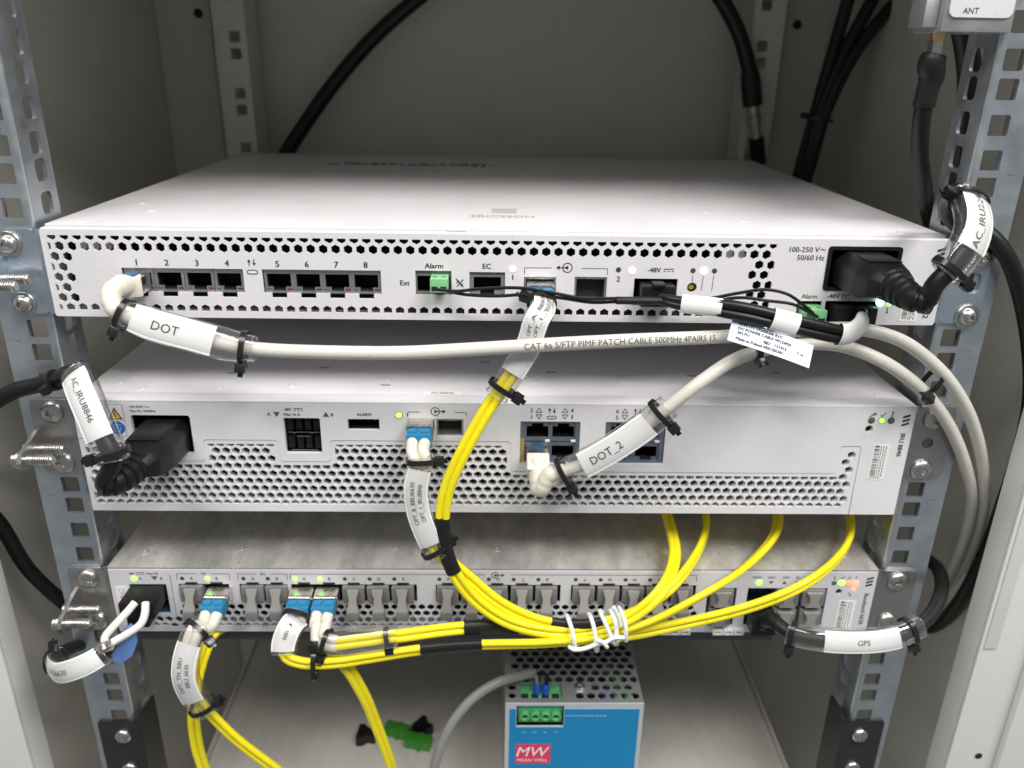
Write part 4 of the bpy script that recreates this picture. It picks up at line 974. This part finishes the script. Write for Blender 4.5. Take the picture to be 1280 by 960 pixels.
# ---- grey network cable marked DOT_2
c2 = cable_thing('network_cable', 'pale grey network cable with sleeve marked DOT_2 plugged into the middle unit', 'cable', at(760, 560, -23), 'grey network cables')
pc2 = Path([V(20.6, -14, -117), V(20.8, -18.5, -124), V(24, -20.5, -129.5), (700, 592, -22), (725, 582, -23), (765, 560, -25), (805, 533, -26), (835, 509, -27), (875, 478, -27), (912, 453, -22), (945, 440, -15), (1000, 430, -9), (1050, 432, -10), (1100, 450, -15), (1152, 487, -13), (1185, 530, -8), (1206, 580, 0), (1214, 625, 10), (1206, 670, 24), (1188, 715, 44), (1170, 745, 66)])
G().tube(pc2.sub(pc2.s_at(3)-6, pc2.L[-1]), 3.25, 24).build('sheath', 'cat_grey', c2)
G().box(14.8, 26.4, -11, 8, -120.6, -112.6, .5).build('plug_shell', 'sfp_metal', c2); G().box(17.6, 23.6, -6, -1, -112.5, -111.2, .3).build('latch', 'port_blue', c2)
G().box(15.2, 26, -11.6, -11.02, -113.6, -112, .2).build('white_band', 'ink_white', c2)
G().obox((20.6, -12.5, -118), (1, 0, 0), (0, .8, .6), (0, -.6, .8), 5.9, 5.0, 4.6, 1).build('plug_boot', 'boot_cream', c2)
ribbed(c2, [V(20.6, -12, -116), V(20.6, -17, -122), V(21.6, -20.4, -128), at(688, 593, -22), at(706, 589, -22.5)], 5.2, 4.1, 'boot_cream', 'boot', 8, 20, .96)
sleeve(c2, pc2, pc2.near(700, 592), pc2.near(834, 509), 15, 10.5, label_rng=(.20, .82), lines=('DOT_2',), th=4.0, textpos=.36, heads=(1, 1), taper=.84)
ring_tie(c2, Path([pc1.pt(pc1.near(1140, 437)).lerp(pc2.pt(pc2.near(1122, 464)), .5), pc1.pt(pc1.near(1172, 460)).lerp(pc2.pt(pc2.near(1156, 489)), .5), pc1.pt(pc1.near(1196, 492)).lerp(pc2.pt(pc2.near(1180, 520)), .5)]), 20, 7.6, (.8, .4), flat=.62)
ring_tie(c2, pc2, pc2.near(945, 440), 3.5, (1, .3))

# ---- duplex fibre cords
def duplex(label, ctrl, lc=None, wid=(3.15, 1.8), boot=24, r=1.95, angs=(0, 0), shrink=(), step=2.0, base=None, boots=True, label_cat='cable'):
    P = Path(ctrl, step); t = cable_thing('fibre_cable', label, 'cable', base or P.pt(P.L[-1]*.4), 'yellow fibre cables')
    n = max(30, int(P.L[-1]/2.2)); A = [P.L[-1]*i/(n-1) for i in range(n)]; pts = [P.pt(a) for a in A]; T = tangents(pts); N = rmf(pts, T, N0)
    two = ([], [])
    for i, a in enumerate(A):
        S = T[i].cross(N[i]); f = i/(n-1); pts[i] = pts[i]+S*(.45*sin(a*.061+len(label)))+N[i]*(.4*sin(a*.043+1)) if a > 60 else pts[i]; an = radians(angs[0]+(angs[1]-angs[0])*f); k = min(1, a/32) if lc else 1; d = wid[0]+(wid[1]-wid[0])*k if lc else wid[1]
        o = (S*cos(an)+N[i]*sin(an))*d; two[0].append(pts[i]+o); two[1].append(pts[i]-o)
    for q in two:
        G().tube(q, r, 10).build('fibre_cord', 'fibre_yellow', t)
    if lc:
        cx, cz, y = lc
        pb_ = G().box(cx-6.3, cx+6.3, y-18.5, y-8, cz-4.6, cz+3.2, .6).build('connector_clip', 'lc_blue', t)
        for dx in (-3.15, 3.15): G().box(cx+dx-2.2, cx+dx+2.2, y-16, y-11.5, cz+3.1, cz+4.1, .3).build('connector_latch', 'lc_blue', pb_)
        m = int(boot/P.L[-1]*n)+1
        for q in two:
            R = [3.1-.5*i/max(1, m-1) for i in range(m)]; G().tube(q[:m], R, 14).build('boot', 'boot_cream', t)
    for a, b in shrink:
        a, b = P.near(*a), P.near(*b); i0 = int(a/P.L[-1]*(n-1)); i1 = max(i0+2, int(b/P.L[-1]*(n-1))); gg = G(); vs = []; fs = []; sg = 16; idx = range(i0, i1+1)
        for i in idx:
            S = T[i].cross(N[i]); an = radians(angs[0]+(angs[1]-angs[0])*i/(n-1)); X = S*cos(an)+N[i]*sin(an); Y = T[i].cross(X)
            for k in range(sg): vs.append(pts[i]+X*cos(2*pi*k/sg)*(wid[1]+r+.35)+Y*sin(2*pi*k/sg)*(r+.75))
        for i in range(len(idx)-1):
            for k in range(sg): fs.append((i*sg+k, i*sg+(k+1) % sg, (i+1)*sg+(k+1) % sg, (i+1)*sg+k))
        fs += [list(range(sg)), [(len(idx)-1)*sg+k for k in range(sg)]]
        gg.add(vs, fs).build('heat_shrink', 'shrink_black', t)
    return t, P
fa, pa = duplex('yellow fibre cable with sleeve OPT_A plugged into the top unit', [V(19.5, -16, -28.2), V(19.4, -25, -31), (672, 397, -29), (660, 432, -28), (643, 462, -29), (624, 490, -30), (600, 525, -31), (575, 570, -32), (559, 610, -32), (554, 648, -32), (558, 685, -32), (570, 718, -32), (596, 752, -31), (635, 778, -30), (685, 790, -29), (735, 789, -28), (790, 770, -29), (826, 738, -24), (843, 695, 0), (838, 655, 26), (826, 620, 60)], lc=(19.5, -27.2, 0), shrink=(((554, 649), (570, 717)),), angs=(0, 75), boot=14)
transceiver(19.5, -27.2, .6, 'metal optical transceiver in the left optical port of the top unit')
sleeve(fa, pa, pa.near(678, 376), pa.near(622, 492), 12.6, 9, label_rng=(.02, .76), lines=('OPT_A_BBU6630', 'OPT_1_IRU2242'), th=1.85, rev=True, textpos=.27, heads=(1, -1), taper=.9)
fb, pb2 = duplex('yellow fibre cable with sleeve OPT_B plugged into the middle unit', [V(-40.5, -19, -101.6), V(-40.6, -25, -105), (526, 575, -27), (520, 605, -29), (523, 637, -30), (533, 665, -31), (546, 690, -31), (563, 703, -30), (590, 725, -28), (625, 754, -27), (660, 772, -26), (690, 780, -25), (735, 781, -26), (790, 766, -27), (838, 735, -22), (868, 700, -2), (882, 665, 22), (880, 630, 50)], lc=(-40.5, -100.8, y2), shrink=(((690, 780), (762, 776)),), angs=(0, -35), boot=16)
transceiver(-40.5, -100.8, y2+.6, 'metal optical transceiver in the left optical port of the middle unit')
sleeve(fb, pb2, pb2.near(526, 572), pb2.near(548, 694), 13, 9, label_rng=(.10, .84), lines=('OPT_B_BBU6630', 'OPT_1_IRU8846'), th=2.15, rev=True, textpos=.42, heads=(-1, -1), taper=.92)
# lower unit: left cord
fc, pcc = duplex('yellow fibre cable in curved sleeve hanging from the lowest unit far left', [V(-158, -17, -209.6), V(-158.8, -24, -212), (246, 787, -30), (235, 814, -35), (232, 843, -38), (242, 868, -38), (262, 892, -36), (295, 925, -33), (345, 962, -28), (390, 992, -22), V(-72, -2, -398), V(-40, 30, -411)], lc=(-158, -208.4, y3), angs=(0, 55), boot=34)
transceiver(-158, -208.4, y3+.6, 'metal optical transceiver second from left in the lowest unit')
sleeve(fc, pcc, pcc.near(247, 782), pcc.near(258, 889), 14, 10, label_rng=(.16, .78), lines=('OPT_TN_BBU', 'BBU_6630'), th=2.2, rev=True, textpos=.5, heads=(-1, -1), taper=.92)
fd, pdd = duplex('yellow fibre cable hanging down behind the far left sleeve', [V(-152, 20, -240), (268, 790, 2), (256, 815, -6), (246, 850, -12), (242, 890, -15), (247, 930, -16), (258, 968, -16), (266, 1000, -16), V(-150, 0, -390), V(-120, 34, -411)], angs=(0, 40))
ring_tie(fd, pdd, pdd.near(261, 800), 3.6, (1, 0))
# the two cords of the third port group
fe, pe = duplex('yellow fibre cable with short sleeve looping under the left connector of port A', [V(-111, -17, -209.6), V(-111.6, -23.5, -212), (363, 784, -28), (356, 803, -32), (357, 820, -35), (374, 828, -36), (410, 829, -36), (460, 822, -35), (526, 813, -33), (606, 806, -31), (690, 802, -30), (750, 797, -28), (815, 778, -28), (880, 742, -26), (935, 705, -4), (966, 672, 16), (973, 645, 36), (966, 615, 66)], lc=(-111, -208.4, y3), shrink=(((526, 813), (606, 806)),), angs=(0, -70), boot=26)
transceiver(-111, -208.4, y3+.6, 'metal optical transceiver in the port marked A of the lowest unit')
sleeve(fe, pe, pe.near(372, 768), pe.near(356, 814), 14, 11, label_rng=(.22, .95), lines=('BBU',), th=2.0, rev=True, ties=(0,), heads=(-1, 1), taper=.95)
ff, pf = duplex('yellow fibre cable from port B turning right along the bundle', [V(-96.8, -17, -209.6), V(-97.2, -23.5, -212), (402, 782, -27), (399, 797, -31), (414, 804, -33), (450, 801, -33), (500, 794, -32), (580, 786, -30), (650, 785, -24), (720, 797, -22), (790, 793, -24), (860, 779, -24), (930, 760, -24), (995, 736, -22), (1038, 708, -8), (1060, 678, 10), (1063, 650, 32), (1056, 622, 60)], lc=(-96.8, -208.4, y3), shrink=(((580, 786), (648, 785)),), angs=(0, -60), boot=30)
transceiver(-96.8, -208.4, y3+.6, 'metal optical transceiver in the port marked B of the lowest unit')
sleeve(ff, pf, pf.near(404, 801), pf.near(492, 795), 12.5, 10, paper=False, heads=(1, 1), taper=.95, ties=(0,))
ring_tie(fe, pe, pe.near(396, 829), 8.2, (-1, .4), flat=.55)
ring_tie(ff, pf, pf.near(486, 796), 4.6, (1, -.2), flat=.8)
fg, pg = duplex('yellow fibre cable dropping from the left end of the bundle to the shelf', [(392, 812, -26), (414, 817, -28), (432, 832, -28), (450, 860, -25), (468, 898, -20), (482, 935, -16), (491, 968, -12), (497, 1000, -8), V(-50, 10, -396), V(-38, 44, -411)], angs=(20, 70))
# white twisted tie round the bundle
tw = thing('twist_tie', 'white plastic twist tie wound round the yellow bundle', 'tie', at(752, 808, -34))
def bundle_loop(px_t, py_t, px_b, py_b, y, nm='tie_loop'):
    a, b_ = at(px_t, py_t, y), at(px_b, py_b, y); c = (a+b_)/2; h = (a-b_)/2; d = V(0, -1, 0)*8.2; q = []
    for k in range(29):
        t_ = 2*pi*k/28; q.append(c+h*cos(t_)+d*sin(t_)+V(.8*sin(2*t_), 0, 0))
    G().tube(q, 1.2, 8, caps=False).build(nm, 'ink_white', tw)
for a in ((710, 773, 722, 807), (738, 771, 747, 810), (751, 767, 772, 801), (765, 767, 771, 800), (776, 763, 783, 797)): bundle_loop(*a, -26)
G().tube(Path([(711, 808, -33), (718, 812, -35), (733, 810, -36), (746, 805, -36), (756, 803, -36), (768, 797, -36), (780, 797, -34)]).p, 1.2, 8).build('tie_tail', 'ink_white', tw)
G().tube(Path([(746, 800, -37), (752, 802, -38), (759, 809, -37)]).p, 1.1, 8).build('tie_tail', 'ink_white', tw); G().tube(Path([(767, 759, -36), (772, 769, -36), (776, 782, -36)]).p, 1.2, 8).build('tie_tail', 'ink_white', tw)

# ---- alarm leads
al = cable_thing('alarm_lead', 'thin twin black alarm lead with a green plug at each end', 'cable', at(780, 375, -16))
for nm, ctrl in (('wire', [(547, 362, -12), (570, 364, -15), (600, 361, -17), (650, 360, -19), (690, 366, -19), (730, 373, -18), (775, 373, -17), (835, 374, -15), (880, 374, -13), (925, 366, -13), (958, 362, -13), (985, 368, -13), (1005, 382, -13), (1016, 391, -11)]),
                 ('wire', [(556, 363, -12), (580, 368, -15), (620, 370, -17), (665, 368, -19), (705, 373, -18), (740, 378, -17), (775, 377, -16), (835, 377, -15), (880, 378, -14), (925, 372, -14), (960, 376, -14), (990, 380, -14), (1009, 389, -12), (1022, 396, -10)])):
    G().tube(Path(ctrl).p, .82, 8).build('wire', 'black_rubber', al)
G().tube(Path([(770, 375.5, -16.5), (805, 376, -16), (838, 376, -15.2)]).p, 1.9, 10).build('heat_shrink', 'shrink_black', al)
def green_plug(x0, x1, z0, z1, y, L, m):
    o = G().box(x0, x1, y-L, y+4, z0, z1, .5).build('green_plug', m, al); w = (x1-x0)/2
    for k in range(2):
        G().box(x0+w*k+.7, x0+w*(k+1)-.7, y-L-.1, y-L+.3, z0+.8, z0+(z1-z0)*.45).build('wire_entry', 'void_black', o, smooth=False)
        G().lathe((x0+w*(k+.5), y-L*.55, z1-.05), (0, 0, 1), [(1.3, 0), (1.3, .15), (1.0, .2)], 12).build('clamp_screw', 'sfp_metal', o)
green_plug(-34.0, -25.4, -27.2, -20.4, 1, 9.5, 'term_pale_green'); green_plug(150.4, 160.6, -40.8, -33.6, 1, 11, 'term_pale_green')

# ---- DC jumper with paper flag
dc = cable_thing('power_jumper', 'thick twin black power jumper with white wraps and a paper flag', 'cable', at(960, 402, -22))
G().box(68.6, 85.4, -8, 10, -33.4, -23, .7).build('power_plug', 'black_plastic', dc); G().box(74, 80, -10, -2, -23.1, -21.6, .4).build('latch', 'black_plastic', dc)
G().box(166, 187, -7, 10, -41.6, -33, .7).build('power_plug', 'black_plastic', dc)
pdc = Path([V(79, -8, -30), (826, 374, -14), (850, 379, -20), (895, 384, -26), (935, 391, -29), (983, 403, -30), (1025, 413, -29), (1056, 418, -27), (1074, 408, -21), (1078, 396, -13), V(177, -7, -38)])
n = 70; A = [pdc.L[-1]*i/(n-1) for i in range(n)]; pts = [pdc.pt(a) for a in A]; T = tangents(pts); N = rmf(pts, T, N0)
kd = pdc.near(910, 387)
for sg in (-1, 1): G().tube([pts[i]+T[i].cross(N[i])*((.8+1.35*min(1, A[i]/kd))*sg) for i in range(n)], [1.7+.75*min(1, A[i]/kd) for i in range(n)], 14).build('wire', 'black_rubber', dc)
def wrap(a, b, rx, ry):
    i0 = int(pdc.near(*a)/pdc.L[-1]*(n-1)); i1 = int(pdc.near(*b)/pdc.L[-1]*(n-1))+1; vs = []; fs = []; sg = 18; c = i1-i0+1
    for i in range(i0, i1+1):
        S = T[i].cross(N[i]); vs += [pts[i]+S*cos(2*pi*k/sg)*rx+N[i]*sin(2*pi*k/sg)*ry for k in range(sg)]
    for i in range(c-1): fs += [(i*sg+k, i*sg+(k+1) % sg, (i+1)*sg+(k+1) % sg, (i+1)*sg+k) for k in range(sg)]
    return G().add(vs, fs).build('white_wrap', 'paper', dc, ang=60)
wrap((856, 380), (898, 385), 4.5, 2.8); wrap((969, 400), (996, 407), 5.3, 3.1); wrap((1053, 418), (1077, 402), 5.4, 3.2)
A_, B_, C_ = at(927, 401, -27), at(1028, 436, -33), at(909, 425, -34)
ux = (B_-A_); fw_ = ux.length; ux.normalize(); uz = (A_-C_); uz = (uz-ux*uz.dot(ux)); fh_ = uz.length; uz.normalize(); un = uz.cross(ux)
if un.y > 0: un = -un
fmap = lambda u, v, w: C_ + ux*u + uz*v + un*(w+.9*sin(u/fw_*3))
g = G(); m = 14
g.add([fmap(fw_*i/m, fh_*j, -.2*k) for k in (0, 1) for i in range(m+1) for j in (0, 1)], [(2*i, 2*i+1, 2*i+3, 2*i+2) for i in range(m)]+[(2*(m+1)+2*i, 2*(m+1)+2*i+2, 2*(m+1)+2*i+3, 2*(m+1)+2*i+1) for i in range(m)])
fl = g.build('paper_flag', 'flag_paper', dc)
gt = G()
for tx, u, v, al_ in (('RPM 777 193/00200 R1C', 3.5, .84, 'L'), ('DC POWER CABLE WCDMA', 3.5, .65, 'L'), ('201751', 3.5, .46, 'L'), ('BB2   121915', 16.5, .40, 'L'), ('Made in Poland ERICSSON', 3.5, .20, 'L')):
    for k in range(3): gt.text(tx, 1.4, lambda a, b, w, u=u, v=v, k=k: fmap(u+a*1.0+.1*k, fh_*v+b, .12+.03*k), 'L', fine=True)
gt.text('T.A.', 1.7, lambda a, b, w: fmap(fw_-5.5+a, fh_*.42+b, .12), 'C'); gt.build('label_print', 'ink', fl, smooth=False)

# ---- mains lead of the top unit
m1 = cable_thing('mains_lead', 'black mains lead with sleeve AC_IRU2242 looping at the right rail', 'cable', at(1140, 365, -50), 'black mains leads')
iec_plug(m1, 178.5, -14.6, 0, 36)
pm1 = Path([V(178.8, -34, -15), V(180, -46, -16), V(184, -53, -16.6), (1168, 357, -55), (1191, 333, -55), (1209, 306, -53), (1216, 279, -48), (1211, 255, -40), (1200, 241, -28), (1189, 243, -12), (1184, 262, 0), (1200, 283, 3), (1232, 291, 0), (1258, 320, -4), (1275, 365, -4), (1287, 430, -4), (1289, 495, -3), (1277, 560, 0), (1257, 622, 5), (1235, 682, 13), (1208, 738, 26), (1180, 775, 48), (1146, 800, 90), (1105, 815, 150), (1070, 825, 210)])
G().tube(pm1.sub(pm1.s_at(1), pm1.L[-1]), 4.1, 14).build('sheath', 'black_rubber', m1)
ribbed(m1, [V(178.6, -30, -14.8), V(179.2, -40, -15.4), V(181, -49, -16.4), V(186, -54.5, -16.6)], 8.2, 5.2, 'black_plastic', ribs=6)
sleeve(m1, pm1, pm1.near(1182, 343), pm1.near(1208, 245), 15, 11, label_rng=(.30, .98), lines=('AC_IRU2242',), th=3.1, textpos=.46, heads=(1, -1), taper=.9, n0=V(.1, -.98, .1))
# ---- mains lead of the middle unit
m2 = cable_thing('mains_lead', 'black mains lead with sleeve AC_IRU8846 looping at the left rail', 'cable', at(150, 590, -48), 'black mains leads')
iec_plug(m2, -175.8, -107.4, y2, 38)
pm2 = Path([V(-176, -38, -107.6), V(-178.4, -49, -108.6), V(-183, -54, -108), (142, 573, -56), (131, 550, -54), (119, 522, -50), (107, 494, -44), (98, 472, -34), (88, 466, -22), (72, 474, -14), (48, 481, -12), (20, 488, -12), (-6, 502, -12), (-50, 545, -6), (-40, 610, 6), (0, 655, 12), (35, 711, 16), (84, 757, 22), (120, 785, 30)])
G().tube(pm2.sub(pm2.s_at(1), pm2.L[-1]), 4.1, 14).build('sheath', 'black_rubber', m2)
ribbed(m2, [V(-175.9, -34, -107.5), V(-177, -43, -108.2), V(-179.6, -51, -108.8), V(-184.5, -55.5, -107.4)], 8.2, 5.4, 'black_plastic', ribs=6)
sleeve(m2, pm2, pm2.near(141, 572), pm2.near(97, 470), 14.5, 11, label_rng=(.22, .92), lines=('AC_IRU8846',), th=2.8, rev=True, textpos=.56, heads=(-1, 1), taper=.92, ties=(0,))
ring_tie(m2, pm2, pm2.near(66, 477), 4.3, (-.6, .8))
# ---- power lead of the lowest unit
m3 = cable_thing('power_lead', 'power lead with white wires, curved sleeve and blue tag at the lower left', 'cable', at(110, 825, -36))
G().box(-208.6, -189.6, -17, 10, -213.4, -203.2, .8).build('power_plug', 'black_plastic', m3); G().box(-207, -195, -14, 6, -221.5, -213.5, .8).build('plug_latch', 'black_plastic', m3)
for ctrl in ([(169, 753, -19), (158, 766, -24), (142, 783, -30), (131, 797, -33), (133, 806, -35), (140, 808, -36)], [(182, 753, -19), (181, 768, -24), (176, 780, -28), (158, 793, -32), (144, 801, -34), (134, 808, -36)]):
    G().tube(Path(ctrl).p, 2.1, 10).build('wire', 'wire_white', m3)
pm3 = Path([(138, 805, -35), (132, 815, -37), (118, 825, -40), (98, 834, -41), (80, 838, -38), (70, 831, -30), (72, 820, -20), (84, 812, -8), (100, 806, 4), (112, 804, 14)])
G().tube(pm3.p, 3.6, 12).build('sheath', 'black_rubber', m3)
sleeve(m3, pm3, pm3.near(131, 816), pm3.near(72, 822), 12.5, 10, label_rng=(.06, .92), lines=('BBU6630',), th=2.8, rev=True, textpos=.58, heads=(1, 1), taper=.95, ties=(1,))
G().lathe(at(133, 811, -38), V(.5, -.6, -.5), [(3.6, -3), (4.2, -2), (4.2, 1), (2.8, 2)], 16).build('crimp_ring', 'sfp_metal', m3)
bl = [(139, 818), (152, 790), (162, 782), (168, 790), (170, 806), (165, 820), (152, 829), (142, 828)]
o_ = [at(a, b, -28) for a, b in bl]; nn = len(o_)
G().add(o_+[q+V(0, 2.2, 0) for q in o_], [list(range(nn)), list(range(nn, 2*nn))]+[(i, (i+1) % nn, nn+(i+1) % nn, nn+i) for i in range(nn)]).build('blue_tag', 'tag_blue', m3, smooth=False, label='rounded blue plastic tag')
# ---- GPS lead
m4 = cable_thing('gps_lead', 'dark grey lead with sleeve marked GPS at the lower right', 'cable', at(1065, 800, -30))
G().box(146.8, 160.8, -12, 10, -228, -217, .8).build('plug_shell', 'black_plastic', m4)
pm4 = Path([V(153.8, -8, -222), (966, 776, -17), (986, 790, -25), (1012, 797, -30), (1060, 801, -32), (1105, 798, -31), (1140, 787, -27), (1165, 766, -16), (1177, 738, -2), (1174, 714, 14), (1160, 700, 32), (1140, 692, 60)])
G().tube(pm4.p, 3.9, 14).build('sheath', 'wire_grey' if False else 'shrink_black', m4)
ribbed(m4, [V(153.8, -8, -222), at(962, 772, -14.5), at(972, 781, -20)], 5, 4.3, 'black_plastic', ribs=4)
sleeve(m4, pm4, pm4.near(987, 791), pm4.near(1145, 784), 13.2, 10.5, label_rng=(.24, .80), lines=('GPS',), th=2.8, heads=(1, 1), taper=.95)
# ---- power supply lead
m5 = cable_thing('supply_lead', 'grey round lead arching into the top of the blue power supply', 'cable', at(560, 920, -8))
pm5 = Path([V(29, 13, pt+9), (668, 842, 17), (650, 845, 14), (622, 853, 6), (592, 872, 0), (566, 902, -6), (549, 938, -10), (540, 975, -12), (536, 1010, -12), V(-46, 2, -396), V(-30, 36, -410.5)])
G().tube(pm5.sub(pm5.near(672, 843), pm5.L[-1]), 3.0, 12).build('sheath', 'wire_grey', m5)
for x, dx, m in ((26, -1, 'wire_grey'), (31.5, 1, 'black_rubber')): G().tube(Path([pm5.pt(pm5.near(668, 843)), V(x+dx, 12, pt+10), V(x, 11.5, pt+3.5)]).p, 1.2, 8).build('wire', m, m5)
# ---- antenna coax and cables in the back
m6 = cable_thing('antenna_coax', 'black coaxial cable hanging from the ANT box', 'cable', at(1155, 200, 20))
cx, cz, cy = 200.6, 92.6, 14
G().lathe((cx, cy, cz), (0, 0, -1), [(3.4, 0), (3.4, 1.5), (3.0, 1.6), (3.0, 3.4)], 16).build('connector_collar', 'gold', m6)
G().lathe((cx, cy, cz-3.4), (0, 0, -1), [(4.0, 0), (4.0, 9), (3.4, 9.4)], 6).build('connector_nut', 'sfp_metal', m6)
pm6 = Path([V(cx, cy, cz-9), V(cx-.6, cy, cz-14), (1165, 92, 15), (1157, 122, 16), (1152, 150, 18), (1150, 190, 24), (1154, 230, 32), (1162, 270, 42), (1172, 310, 54), (1180, 350, 66)])
G().tube(pm6.p, 4.1, 14).build('sheath', 'black_rubber', m6)
q = pm6.sub(0, pm6.near(1154, 132), 16); G().tube(q, [5.2, 5.9, 6.0, 6.0, 6.0, 5.9, 5.8, 5.7, 5.3, 5.1, 5.1, 5.0, 5.0, 5.0, 5.1, 4.9], 16).build('heat_shrink', 'shrink_black', m6)
def back_cable(label, ctrl, r, extra=None):
    P = Path(ctrl); t = thing('back_cable', label, 'cable', P.pt(P.L[-1]/2), 'black cables at the back'); G().tube(P.p, r, 14).build('sheath', 'black_rubber', t); return t, P
back_cable('thick black cable arching across the back wall on the left', [(720, -130, 372), (600, -60, 372), (520, 0, 372), (468, 46, 370), (424, 96, 368), (388, 145, 366), (358, 192, 362), (338, 230, 356), (325, 262, 350)], 6.6)
t_, P_ = back_cable('black cable with metal connector dropping beside the back right rail', [(800, -150, 335), (860, -60, 335), (905, 5, 335), (926, 48, 335), (937, 92, 335), (941, 132, 335)], 6.4)
q = P_.sub(P_.near(936, 88), P_.L[-1], 10); G().tube(q, [7, 7.8, 8.2, 8.4, 8.4, 8.4, 8.4, 8.4, 8.4, 8.2], 16).build('heat_shrink', 'shrink_black', t_)
a, b_ = at(941, 132, 335), at(945, 172, 338); G().tube([a, a.lerp(b_, .3), a.lerp(b_, .32), a.lerp(b_, .6), a.lerp(b_, .62), b_], [5.4, 5.4, 6.2, 6.2, 4.8, 4.8], 16).build('connector', 'sfp_metal', t_)
G().tube([b_, at(948, 205, 342)], 6.6, 14).build('boot', 'black_plastic', t_)
t_, P_ = back_cable('leftmost of three black cables gathered at the back right', [(1100, -130, 300), (1072, -40, 300), (1060, 0, 300), (1040, 70, 300), (1020, 140, 300), (1002, 205, 300), (990, 250, 298)], 5.2)
back_cable('middle of three black cables gathered at the back right', [(1150, -130, 300), (1110, -40, 300), (1088, 4, 298), (1056, 66, 296), (1026, 140, 295), (1008, 206, 296), (994, 250, 296)], 5.2)
back_cable('rightmost of three black cables gathered at the back right', [(1215, -120, 280), (1160, -40, 296), (1118, 4, 294), (1072, 62, 292), (1034, 136, 292), (1012, 210, 294), (1000, 250, 296)], 5.0)
ring_tie(t_, Path([(1040, 100, 296), (1023, 150, 296), (1008, 205, 296)]), 30, 10.5, (1, .2))
back_cable('thick black cable standing close behind the right front rail', [(1170, -130, 60), (1186, -40, 64), (1206, 45, 66), (1212, 100, 66), (1208, 160, 66), (1198, 220, 68), (1190, 270, 72), (1184, 320, 78)], 6.0)

# ---- loose adapters on the shelf
def adapter(name, label, px, py, m, ang, sx, sy, sz, flare=False):
    d = ray(px, py); p = CAM+d*((-413.9-CAM.z)/d.z); p.z = -413.9
    t = thing(name, label, 'adapter', p, 'loose fibre adapters on the shelf')
    c, s_ = cos(radians(ang)), sin(radians(ang)); ax, ay = V(c, s_, 0), V(-s_, c, 0)
    if flare:
        poly = [(-sx, -sy*.6), (-sx*.2, -sy*.45), (sx*.4, -sy), (sx, -sy), (sx, sy), (sx*.4, sy), (-sx*.2, sy*.45), (-sx, sy*.6)]
        g = G().prism(poly, lambda u, v, w: p+ax*u+ay*v+V(0, 0, w), .3, sz); g.build('cap_body', m, t)
        G().obox(p+V(0, 0, sz+.6), ax, ay, (0, 0, 1), sx*.5, sy*.35, .6, .2).build('cap_ridge', m, t)
    else:
        G().obox(p+V(0, 0, sz/2+.3), ax, ay, (0, 0, 1), sx, sy, sz/2, .6).build('adapter_body', m, t)
        G().obox(p+ax*(sx*.15)+V(0, 0, sz/2+.3), ax, ay, (0, 0, 1), sx*.14, sy*1.35, sz*.46, .5).build('adapter_flange', m, t)
        G().obox(p-ax*(sx*.75)+V(0, 0, sz+.4), ax, ay, (0, 0, 1), sx*.2, sy*.6, .5, .2).build('adapter_rib', m, t)
adapter('fibre_adapter', 'green fibre adapter lying farther back on the shelf', 497, 918, 'adapter_green', -18, 10, 4.6, 8)
adapter('fibre_adapter', 'green fibre adapter lying nearer the grey lead on the shelf', 523, 932, 'adapter_green', -12, 10, 4.8, 8)
adapter('flared_adapter', 'small black flared adapter left of the green adapters', 459, 925, 'black_plastic', 175, 7, 7, 9, True)
adapter('flared_adapter', 'small black flared adapter behind the green adapters', 530, 915, 'black_plastic', 140, 6.5, 6.5, 9, True)
